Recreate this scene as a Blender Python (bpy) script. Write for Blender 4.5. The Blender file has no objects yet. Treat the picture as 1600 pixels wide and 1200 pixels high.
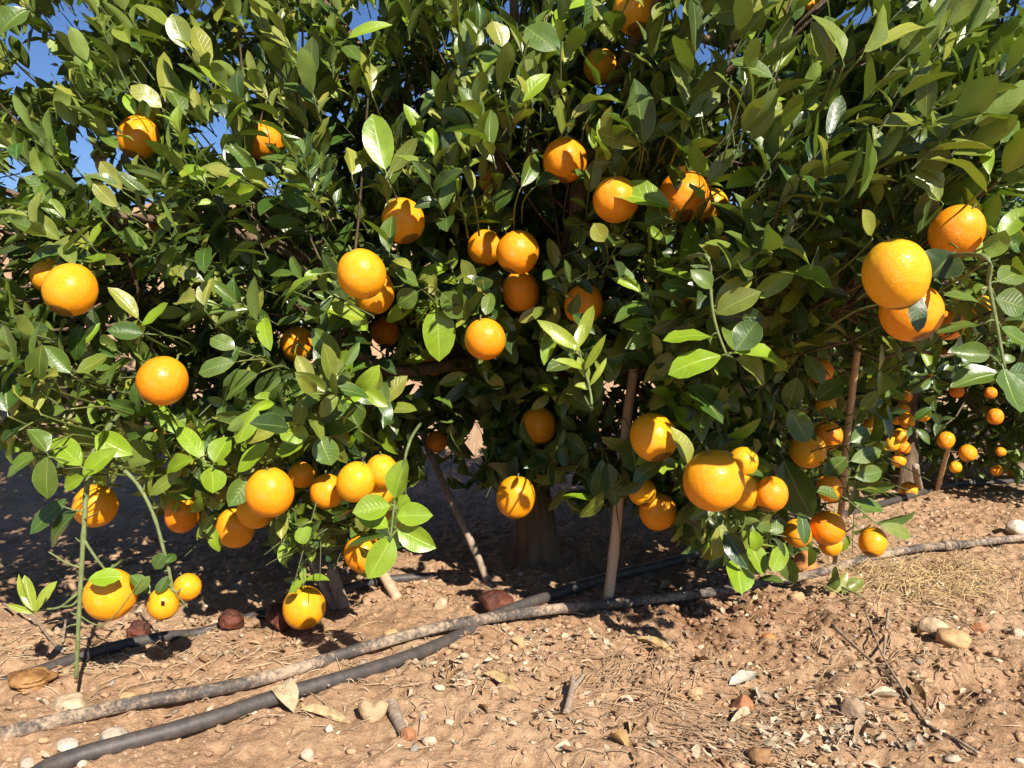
import bpy, math, random
import numpy as np
from mathutils import Vector

RNG = np.random.default_rng(7)
random.seed(7)
SC = bpy.context.scene
COL = SC.collection

# ------------------------------------------------------------------ camera
F = 1202.0                      # focal length in pixels of a 1600 px wide frame
CAMH = 0.58
PITCH = math.atan(40.0 / F)     # looking slightly down
cam_d = bpy.data.cameras.new("camera")
cam = bpy.data.objects.new("camera", cam_d)
COL.objects.link(cam)
cam.location = (0, 0, CAMH)
cam.rotation_euler = (math.pi / 2 - PITCH, 0, 0)
cam_d.sensor_fit = 'HORIZONTAL'
cam_d.sensor_width = 36.0
cam_d.lens = 36.0 * F / 1600.0
cam_d.clip_start = 0.02
cam_d.clip_end = 500.0
SC.camera = cam

# ------------------------------------------------------------------ light
EL, AZ = math.radians(37), math.radians(27)       # sun behind the camera, to its right
SUN = np.array([math.sin(AZ) * math.cos(EL), -math.cos(AZ) * math.cos(EL), math.sin(EL)])
sun_d = bpy.data.lights.new("sun", 'SUN')
sun_d.energy = 4.8
sun_d.angle = math.radians(0.5)
sun_d.color = (1.0, 0.93, 0.82)
sun = bpy.data.objects.new("sun", sun_d)
COL.objects.link(sun)
sun.rotation_euler = Vector(SUN).to_track_quat('Z', 'Y').to_euler()
W = bpy.data.worlds.new("World")
SC.world = W
W.use_nodes = True
wn = W.node_tree
sky = wn.nodes.new('ShaderNodeTexSky')
sky.sky_type = 'NISHITA'
sky.sun_disc = False
sky.sun_elevation = EL
sky.sun_rotation = math.atan2(SUN[0], SUN[1])
sky.air_density = 0.9
sky.dust_density = 0.0
sky.ozone_density = 4.0
hsv = wn.nodes.new('ShaderNodeHueSaturation')
hsv.inputs['Hue'].default_value = 0.508
hsv.inputs['Saturation'].default_value = 1.1
wn.links.new(sky.outputs[0], hsv.inputs['Color'])
wn.links.new(hsv.outputs[0], wn.nodes['Background'].inputs['Color'])
wn.nodes['Background'].inputs['Strength'].default_value = 0.07
SC.view_settings.view_transform = 'Standard'
SC.view_settings.look = 'None'
SC.view_settings.exposure = 0.95
SC.view_settings.gamma = 1.0
SC.render.engine = 'CYCLES'
SC.cycles.max_bounces = 6
SC.cycles.transparent_max_bounces = 4

# ------------------------------------------------------------------ projection helpers
CP, SP = math.cos(PITCH), math.sin(PITCH)
RIGHT = np.array([1.0, 0, 0]); UP = np.array([0, SP, CP]); FWD = np.array([0, CP, -SP])
CAM = np.array([0, 0, CAMH])


def at(u, v, D):
    u = np.asarray(u, float); v = np.asarray(v, float); D = np.asarray(D, float)
    a = (u - 800) / F * D; b = (600 - v) / F * D
    return CAM + a[..., None] * RIGHT + b[..., None] * UP + D[..., None] * FWD


def proj(P):
    q = P - CAM
    D = q @ FWD
    Ds = np.where(np.abs(D) < 1e-4, 1e-4, D)
    return 800 + (q @ RIGHT) / Ds * F, 600 - (q @ UP) / Ds * F, D


# ------------------------------------------------------------------ noise
def _hash(ix, iy, seed):
    h = (ix * 374761393 + iy * 668265263 + seed * 974711) & 0xFFFFFFFF
    h = ((h ^ (h >> 13)) * 1274126177) & 0xFFFFFFFF
    return ((h ^ (h >> 16)) & 0xFFFFFF) / float(0xFFFFFF) * 2 - 1


def vnoise(x, y, seed=0):
    x = np.asarray(x, float); y = np.asarray(y, float)
    ix = np.floor(x).astype(np.int64); iy = np.floor(y).astype(np.int64)
    fx = x - ix; fy = y - iy
    fx = fx * fx * fx * (fx * (fx * 6 - 15) + 10); fy = fy * fy * fy * (fy * (fy * 6 - 15) + 10)
    a = _hash(ix, iy, seed); b = _hash(ix + 1, iy, seed)
    c = _hash(ix, iy + 1, seed); d = _hash(ix + 1, iy + 1, seed)
    return (a * (1 - fx) + b * fx) * (1 - fy) + (c * (1 - fx) + d * fx) * fy


def fbm(x, y, seed=0, oct=4, gain=0.5):
    s = 0; a = 1.0
    for o in range(oct):
        c, sn = math.cos(o * 1.1), math.sin(o * 1.1)
        s = s + a * vnoise((x * c - y * sn) * 2 ** o + o * 7.3, (x * sn + y * c) * 2 ** o - o * 3.1, seed + o)
        a *= gain
    return s


def sstep(a, b, x):
    t = np.clip((x - a) / (b - a), 0, 1)
    return t * t * (3 - 2 * t)


# ------------------------------------------------------------------ terrain
TR = np.array([0.05, 2.02])                      # foot of the main trunk
ROWN = np.array([-0.667, 0.745])                 # across the tree row, towards the bank


def base_h(x, y):
    x = np.asarray(x, float); y = np.asarray(y, float)
    s = (x - TR[0]) * ROWN[0] + (y - TR[1]) * ROWN[1]
    bank = 1.95 * sstep(1.5, 6.2, s) + 0.10 * sstep(6, 30, s)
    low = 0.014 * fbm(x * 2.3, y * 2.3, 3, 2) + 0.03 * sstep(1.1, 0.2, np.abs(s)) * 0.6
    low = low - 0.05 * sstep(0.75, 1.5, x - 0.35 * (y - 1.0)) * sstep(1.75, 1.1, y)
    rough = bank * 0.12 * fbm(x * 0.9, y * 0.9, 11, 3)
    return bank + low + rough


def clod_mask(x, y):
    m = np.exp(-(((x - 0.52) / 0.28) ** 2 + ((y - 1.62) / 0.16) ** 2))
    m = m + 0.8 * np.exp(-(((x - 0.85) / 0.2) ** 2 + ((y - 1.35) / 0.12) ** 2))
    return np.clip(m, 0, 1)


def H(x, y):
    x = np.asarray(x, float); y = np.asarray(y, float)
    c = clod_mask(x, y)
    d = 0.008 * (1 + 1.0 * c) * fbm(x * 13, y * 13, 21, 3)
    r = 1 - np.abs(vnoise(x * 30 + 5 * d, y * 30, 31)) * 2
    d = d + 0.005 * (1 + 1.2 * c) * r * sstep(-0.5, 0.5, fbm(x * 4, y * 4, 5, 2))
    d = d + 0.0042 * (1 + .6 * c) * fbm(x * 70, y * 70, 41, 2)
    d = d + 0.004 * np.clip(fbm(x * 22, y * 22, 51, 3) - .25, 0, 1)
    return base_h(x, y) + d


def ground_at(u, v):
    """point of the ground seen at pixel u, v"""
    d = (at(u, v, 1.0) - CAM)
    t = -CAMH / d[2] if d[2] < -0.02 else 6.0
    for _ in range(25):
        p = CAM + d * t
        h = float(base_h(p[0], p[1]))
        t += 0.6 * (h - p[2]) / d[2] if d[2] < -0.02 else 0
    p = CAM + d * t
    return np.array([p[0], p[1], float(H(p[0], p[1]))]), t


# ------------------------------------------------------------------ mesh helpers
class Buf:
    def __init__(self):
        self.V = []; self.Q = []; self.uv = []; self.ti = []; self.mi = []; self.n = 0

    def add(self, V, Q, uv=None, tint=(1, 1, 1), mat=0):
        V = np.asarray(V, float).reshape(-1, 3)
        self.V.append(V); self.Q.append(np.asarray(Q, np.int64) + self.n)
        self.uv.append(np.zeros((len(V), 2)) if uv is None else uv)
        t = np.asarray(tint, float)
        self.ti.append(np.broadcast_to(t, (len(V), 3)) if t.ndim == 1 else t)
        self.mi.append(np.full(len(Q), mat, np.int32))
        self.n += len(V)

    def build(self, name, mats, parent=None, smooth=True, loc=None):
        V = np.concatenate(self.V); Q = np.concatenate(self.Q)
        if loc is not None:
            V = V - np.asarray(loc)
        me = np_mesh(name, V, Q, np.concatenate(self.uv), np.concatenate(self.ti), smooth,
                     np.concatenate(self.mi))
        ob = bpy.data.objects.new(name, me)
        COL.objects.link(ob)
        for m in (mats if isinstance(mats, (list, tuple)) else [mats]):
            me.materials.append(m)
        if loc is not None and parent is None:
            ob.location = loc
        if parent is not None:
            ob.parent = parent
        return ob


def np_mesh(name, V, Q, uv=None, tint=None, smooth=True, mi=None):
    me = bpy.data.meshes.new(name)
    n, k = Q.shape
    me.vertices.add(len(V)); me.vertices.foreach_set('co', V.astype(np.float32).ravel())
    me.loops.add(n * k); me.loops.foreach_set('vertex_index', Q.astype(np.int32).ravel())
    me.polygons.add(n)
    me.polygons.foreach_set('loop_start', np.arange(0, n * k, k, dtype=np.int32))
    if mi is not None:
        me.polygons.foreach_set('material_index', mi.astype(np.int32))
    me.update(calc_edges=True)
    if smooth:
        me.polygons.foreach_set('use_smooth', np.ones(n, bool))
    if uv is not None:
        l = me.uv_layers.new(name='uv')
        l.data.foreach_set('uv', uv[Q.ravel()].astype(np.float32).ravel())
    if tint is not None:
        a = me.attributes.new('tint', 'FLOAT_COLOR', 'POINT')
        c = np.ones((len(V), 4), np.float32); c[:, :3] = tint
        a.data.foreach_set('color', c.ravel())
    me.validate()
    return me


def grid_quads(r, c, wrap=False):
    i = np.arange(r - 1)[:, None]; j = np.arange(c if wrap else c - 1)[None, :]
    j2 = (j + 1) % c
    return np.stack([i * c + j, i * c + j2, (i + 1) * c + j2, (i + 1) * c + j], -1).reshape(-1, 4)


def tube(pts, rad, sides=6, cap=True, squash=1.0):
    pts = np.asarray(pts, float); n = len(pts)
    rad = np.broadcast_to(np.asarray(rad, float), (n,)).copy()
    if cap:
        pts = np.vstack([pts[:1], pts, pts[-1:]]); rad = np.concatenate([[rad[0] * .02], rad, [rad[-1] * .02]])
    tan = np.gradient(pts, axis=0)
    if cap:
        tan[0] = tan[2] = tan[1] = pts[2] - pts[1] if n < 3 else pts[3] - pts[1]
        tan[-1] = tan[-2] = pts[-2] - pts[-3]
    tan /= np.linalg.norm(tan, axis=1)[:, None] + 1e-9
    ref = np.array([0, 0, 1.0]) if abs(tan[:, 2]).mean() < .8 else np.array([1.0, 0, 0])
    a = np.cross(tan, ref); a /= np.linalg.norm(a, axis=1)[:, None] + 1e-9
    b = np.cross(a, tan)
    th = np.arange(sides) / sides * 2 * math.pi
    ring = a[:, None] * np.cos(th)[None, :, None] + b[:, None] * np.sin(th)[None, :, None] * squash
    V = (pts[:, None] + ring * rad[:, None, None]).reshape(-1, 3)
    uv = np.stack(np.broadcast_arrays(th[None, :] / 6.283, np.linspace(0, 1, len(pts))[:, None]), -1).reshape(-1, 2)
    return V, grid_quads(len(pts), sides, True)[:, ::-1], uv


def smooth_path(P, n):
    P = np.asarray(P, float)
    k = len(P)
    t = np.linspace(0, k - 1, n)
    i = np.clip(t.astype(int), 0, k - 2); f = (t - i)[:, None]
    p0 = P[np.clip(i - 1, 0, k - 1)]; p1 = P[i]; p2 = P[i + 1]; p3 = P[np.clip(i + 2, 0, k - 1)]
    return .5 * ((2 * p1) + (-p0 + p2) * f + (2 * p0 - 5 * p1 + 4 * p2 - p3) * f ** 2 + (-p0 + 3 * p1 - 3 * p2 + p3) * f ** 3)


def tag(o, label=None, cat=None, group=None, kind=None):
    if label: o['label'] = label
    if cat: o['category'] = cat
    if group: o['group'] = group
    if kind: o['kind'] = kind
    return o


def empty(name, loc):
    o = bpy.data.objects.new(name, None)
    o.empty_display_size = 0.05
    COL.objects.link(o); o.location = loc
    return o


def norm(a):
    return a / (np.linalg.norm(a, axis=-1, keepdims=True) + 1e-9)


# ------------------------------------------------------------------ materials
class NT:
    def __init__(self, name):
        self.m = bpy.data.materials.new(name); self.m.use_nodes = True
        self.t = self.m.node_tree; self.b = self.t.nodes['Principled BSDF']
        self.out = self.t.nodes['Material Output']

    def n(self, typ, ins=None, **kw):
        nd = self.t.nodes.new(typ)
        for k, v in kw.items(): setattr(nd, k, v)
        for k, v in (ins or {}).items(): self.put(nd.inputs[k], v)
        return nd

    def put(self, sock, v):
        if hasattr(v, 'links') or isinstance(v, bpy.types.NodeSocket): self.t.links.new(v, sock)
        else:
            if sock.type == 'RGBA' and len(v) == 3: v = (*v, 1)
            sock.default_value = v

    def math(self, op, a, b=0.0, clamp=False):
        nd = self.t.nodes.new('ShaderNodeMath'); nd.operation = op; nd.use_clamp = clamp
        self.put(nd.inputs[0], a); self.put(nd.inputs[1], b)
        return nd.outputs[0]

    def mix(self, f, a, b, blend='MIX'):
        nd = self.t.nodes.new('ShaderNodeMix'); nd.data_type = 'RGBA'; nd.blend_type = blend
        self.put(nd.inputs[0], f); self.put(nd.inputs[6], a); self.put(nd.inputs[7], b)
        return nd.outputs[2]

    def noise(self, scale, detail=3, rough=.55, vec=None, out=0):
        nd = self.n('ShaderNodeTexNoise'); nd.inputs['Scale'].default_value = scale
        nd.inputs['Detail'].default_value = detail; nd.inputs['Roughness'].default_value = rough
        if vec is not None: self.t.links.new(vec, nd.inputs['Vector'])
        return nd.outputs[out]

    def ramp(self, f, stops):
        nd = self.t.nodes.new('ShaderNodeValToRGB'); self.put(nd.inputs[0], f)
        e = nd.color_ramp.elements
        while len(e) < len(stops): e.new(.5)
        for s, (p, c) in zip(e, stops):
            s.position = p; s.color = (*c, 1) if len(c) == 3 else c
        return nd.outputs[0]

    def maprange(self, v, a, b, c=0.0, d=1.0):
        nd = self.t.nodes.new('ShaderNodeMapRange'); self.put(nd.inputs[0], v)
        for i, q in zip((1, 2, 3, 4), (a, b, c, d)): nd.inputs[i].default_value = q
        return nd.outputs[0]

    def bump(self, h, strength, dist, normal=None):
        nd = self.t.nodes.new('ShaderNodeBump'); self.put(nd.inputs['Height'], h)
        nd.inputs['Strength'].default_value = strength; nd.inputs['Distance'].default_value = dist
        if normal is not None: self.t.links.new(normal, nd.inputs['Normal'])
        return nd.outputs[0]

    def obj(self): return self.n('ShaderNodeTexCoord').outputs['Object']

    def attr(self, name='tint'): return self.n('ShaderNodeAttribute', attribute_name=name).outputs['Color']

    def set(self, **kw):
        for k, v in kw.items(): self.put(self.b.inputs[k.replace('_', ' ')], v)


def mat_leaf():
    q = NT('citrus_leaf')
    uv = q.n('ShaderNodeSeparateXYZ', {0: q.n('ShaderNodeUVMap', uv_map='uv').outputs[0]})
    t = q.math('ABSOLUTE', q.math('MULTIPLY_ADD', uv.outputs[0], 2.0, ), 0)
    nd = t.node.inputs[0].links[0].from_node; nd.inputs[2].default_value = -1.0
    s = uv.outputs[1]
    tint = q.attr()
    P = q.obj()
    blot = q.noise(55, 3, .6, P)
    c = q.mix(q.maprange(blot, .4, .72, 0, .45), tint, q.mix(1.0, tint, (1.5, 1.35, .9), 'MULTIPLY'))
    # midrib, margin and side veins
    rib = q.maprange(t, .02, .07, 1, 0)
    w = q.math('SINE', q.math('MULTIPLY', q.math('SUBTRACT', s, q.math('MULTIPLY', t, .22)), 52.0))
    vein = q.math('MULTIPLY', q.maprange(w, .86, 1.0, 0, 1), q.maprange(t, .85, .97, 1, 0))
    c = q.mix(q.math('MULTIPLY', vein, .12), c, q.mix(1.0, c, (2.0, 1.9, 1.5), 'MULTIPLY'))
    light = q.mix(.55, q.mix(1.0, tint, (2.6, 2.2, 1.6), 'MULTIPLY'), (.22, .27, .07))
    c = q.mix(q.math('MULTIPLY', rib, .75), c, light)
    c = q.mix(q.math('MULTIPLY', q.maprange(t, .93, .99, 0, 1), .55), c, light)
    # dust
    dust = q.maprange(q.noise(9, 4, .6, P), .42, .75, 0, .22)
    c = q.mix(dust, c, (.25, .23, .11))
    back = q.mix(.7, q.mix(1.0, tint, (1.5, 1.75, 1.2), 'MULTIPLY'), (.18, .235, .055))
    bf = q.n('ShaderNodeNewGeometry').outputs['Backfacing']
    c2 = q.mix(bf, c, back)
    q.set(Base_Color=c2, Roughness=q.math('ADD', q.maprange(blot, .3, .8, .27, .40), q.math('MULTIPLY', bf, .22)))
    q.b.inputs['Specular IOR Level'].default_value = .5
    hb = q.math('ADD', q.math('MULTIPLY', vein, -.5), q.math('ADD', q.math('MULTIPLY', rib, -1.0), q.math('MULTIPLY', q.noise(120, 2, .5, P), .8)))
    q.set(Normal=q.bump(hb, .35, .0012))
    tr = q.n('ShaderNodeBsdfTranslucent', {'Color': q.mix(1.0, c2, (1.6, 1.9, .5), 'MULTIPLY')})
    mx = q.n('ShaderNodeMixShader', {0: .11, 1: q.b.outputs[0], 2: tr.outputs[0]})
    q.t.links.new(mx.outputs[0], q.out.inputs[0])
    return q.m


def mat_orange(name, a, b, green=0.0):
    q = NT(name)
    P = q.obj()
    rnd = q.n('ShaderNodeObjectInfo').outputs['Random']
    c = q.mix(q.maprange(rnd, 0, 1), a, b)
    c = q.mix(q.maprange(q.noise(2.2, 3, .5, P), .35, .7, 0, .5), c, q.mix(1.0, c, (1.0, 1.22, 1.3), 'MULTIPLY'))
    z = q.n('ShaderNodeSeparateXYZ', {0: P}).outputs[2]
    top = q.maprange(q.math('ADD', z, q.math('MULTIPLY', q.noise(3, 2, .5, P), .35)), .62, 1.15, 0, .35 + green)
    c = q.mix(top, c, (.60, .42, .02))
    sc = q.maprange(q.noise(7, 5, .7, P), .70, .76, 0, .45)
    c = q.mix(sc, c, (.45, .22, .06))
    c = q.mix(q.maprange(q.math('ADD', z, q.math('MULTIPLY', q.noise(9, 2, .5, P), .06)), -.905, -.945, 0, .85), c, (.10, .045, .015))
    c = q.mix(q.maprange(q.noise(26, 2, .5, P), .735, .76, 0, .8), c, (.20, .09, .025))
    vo = q.n('ShaderNodeTexVoronoi', {'Vector': P, 'Scale': 30.0})
    pit = q.maprange(vo.outputs['Distance'], 0, .45, 0, 1)
    q.set(Base_Color=c, Roughness=q.maprange(q.noise(5, 3, .5, P), .3, .7, .30, .42), Subsurface_Weight=.12, Subsurface_Scale=.01)
    q.b.inputs['Subsurface Radius'].default_value = (1.0, .35, .05)
    q.b.inputs['Specular IOR Level'].default_value = .45
    n1 = q.bump(pit, .42, .03)
    q.set(Normal=q.bump(q.noise(4, 3, .5, P), .06, .10, n1))
    return q.m


def mat_noise(name, stops, scale=20, rough=.85, bump=.4, dist=.004, detail=6, stretch=None, tint=False, spec=.3):
    q = NT(name)
    P = q.obj()
    if stretch:
        P = q.n('ShaderNodeMapping', {0: P, 'Scale': stretch}).outputs[0]
    f = q.noise(scale, detail, .6, P)
    c = q.ramp(f, stops)
    if tint: c = q.mix(1.0, c, q.attr(), 'MULTIPLY')
    q.set(Base_Color=c, Roughness=rough)
    q.b.inputs['Specular IOR Level'].default_value = spec
    if bump: q.set(Normal=q.bump(q.noise(scale * 3, 5, .65, P), bump, dist))
    return q.m


def mat_soil():
    q = NT('orchard_soil')
    P = q.obj()
    big = q.noise(1.4, 4, .6, P); mid = q.noise(9, 5, .65, P); fine = q.noise(70, 5, .7, P)
    c = q.ramp(mid, [(.28, (.345, .205, .112)), (.5, (.47, .295, .168)), (.72, (.555, .375, .226))])
    c = q.mix(q.maprange(big, .35, .68, 0, .6), c, (.57, .40, .255))
    c = q.mix(q.maprange(fine, .35, .66, 0, .9), q.mix(1.0, c, (.70, .64, .60), 'MULTIPLY'), c)
    vo = q.n('ShaderNodeTexVoronoi', {'Vector': P, 'Scale': 85.0})
    chip = q.math('MULTIPLY', q.maprange(vo.outputs['Distance'], .16, .24, 1, 0), q.maprange(q.noise(26, 2, .5, P), .55, .62, 0, 1))
    c = q.mix(q.math('MULTIPLY', chip, .8), c, (.60, .50, .38))
    damp = q.n('ShaderNodeSeparateColor', {0: q.attr('tint')}).outputs[0]
    c = q.mix(q.math('MULTIPLY', damp, .75), c, q.mix(1.0, c, (.50, .40, .34), 'MULTIPLY'))
    q.set(Base_Color=c, Roughness=.95)
    q.b.inputs['Specular IOR Level'].default_value = .15
    n1 = q.bump(fine, .9, .009)
    q.set(Normal=q.bump(q.noise(230, 4, .75, P), .85, .0035, q.bump(vo.outputs['Distance'], .25, .004, n1)))
    return q.m


def mat_pipe(name, mud):
    q = NT(name)
    P = q.obj()
    n1 = q.noise(90, 7, .8, P); n2 = q.noise(7, 3, .5, P)
    f = q.maprange(q.math('ADD', q.math('MULTIPLY', n1, .7), q.math('MULTIPLY', n2, .5)), .58 - mud, .70 - mud, 0, 1)
    film = q.mix(q.maprange(q.noise(60, 4, .7, P), .4, .7, .12, .40), (.022, .025, .028), (.19, .135, .095))
    c = q.mix(f, film, q.mix(n1, (.24, .17, .11), (.44, .33, .23)))
    q.set(Base_Color=c, Roughness=q.maprange(f, 0, 1, .58, .95))
    q.set(Normal=q.bump(q.math('ADD', q.math('MULTIPLY', f, .8), q.math('MULTIPLY', q.noise(150, 3, .6, P), .4)), .6, .0025))
    return q.m


M_LEAF = mat_leaf()
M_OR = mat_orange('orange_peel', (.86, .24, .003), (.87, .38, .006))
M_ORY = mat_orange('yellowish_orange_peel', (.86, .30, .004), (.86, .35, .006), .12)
M_SOIL = mat_soil()
M_TWIG = mat_noise('green_twig', [(.3, (.055, .07, .022)), (.7, (.11, .12, .045))], 60, .7, .3, .001)
M_STEMG = mat_noise('green_stem', [(.3, (.10, .135, .04)), (.7, (.19, .22, .085))], 90, .6, .3, .001)
M_BARK = mat_noise('citrus_bark', [(.25, (.05, .033, .02)), (.5, (.125, .085, .052)), (.75, (.22, .155, .10))], 34, .9, .9, .008, stretch=(1, 1, .25))
M_STAKE = mat_noise('weathered_cane', [(.25, (.32, .21, .125)), (.55, (.50, .35, .22)), (.8, (.60, .45, .31))], 30, .75, .4, .002, stretch=(2, 2, .12))
M_GREYWOOD = mat_noise('grey_wood', [(.25, (.17, .12, .085)), (.6, (.33, .25, .18)), (.8, (.45, .36, .27))], 30, .85, .6, .003, stretch=(2, 2, .15))
M_STONE = mat_noise('limestone', [(.25, (.50, .42, .34)), (.5, (.80, .74, .66)), (.8, (1.0, .95, .88))], 34, .92, .8, .005, tint=True)
M_DRY = mat_noise('dry_leaf', [(.28, (.42, .34, .26)), (.55, (.88, .82, .72)), (.8, (1.05, 1.0, .9))], 75, .75, .5, .002, tint=True)
M_STRAW = mat_noise('straw', [(.3, (.75, .7, .62)), (.7, (1.05, 1, .9))], 40, .7, 0, tint=True)
M_ROT = mat_noise('rotten_peel', [(.25, (.020, .009, .007)), (.5, (.075, .022, .013)), (.75, (.20, .06, .028))], 18, .5, .8, .012)
M_DRYPEEL = mat_noise('dried_peel', [(.25, (.08, .03, .01)), (.5, (.26, .125, .04)), (.75, (.44, .26, .10))], 30, .55, .7, .006)
M_PIPE_MUD = mat_pipe('muddy_pipe', .055)
M_PIPE = mat_pipe('black_pipe', -.16)

# ------------------------------------------------------------------ ground sheet
def axis(dense, lo, hi, step, far_lo, far_hi):
    a = list(np.arange(lo, hi, step))
    s = step; x = a[-1]
    while x < far_hi:
        s *= 1.09; x += s; a.append(x)
    s = step; x = a[0]; pre = []
    while x > far_lo:
        s *= 1.09; x -= s; pre.append(x)
    return np.array(pre[::-1] + a)


gx = axis(0, -1.35, 2.3, .0058, -90, 90)
gy = axis(0, .85, 3.0, .0058, -40, 110)
X, Y = np.meshgrid(gx, gy)
Z = H(X, Y)
dampv = np.clip(1.1 * np.exp(-(((X - .50) / .26) ** 2 + ((Y - 1.66) / .13) ** 2)) * (0.75 + .5 * fbm(X * 9, Y * 9, 77, 3)), 0, 1)
gb = Buf()
gb.add(np.stack([X, Y, Z], -1).reshape(-1, 3), grid_quads(len(gy), len(gx)), None, np.repeat(dampv.reshape(-1, 1), 3, 1))
tag(gb.build('ground', M_SOIL), kind='structure')

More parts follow.
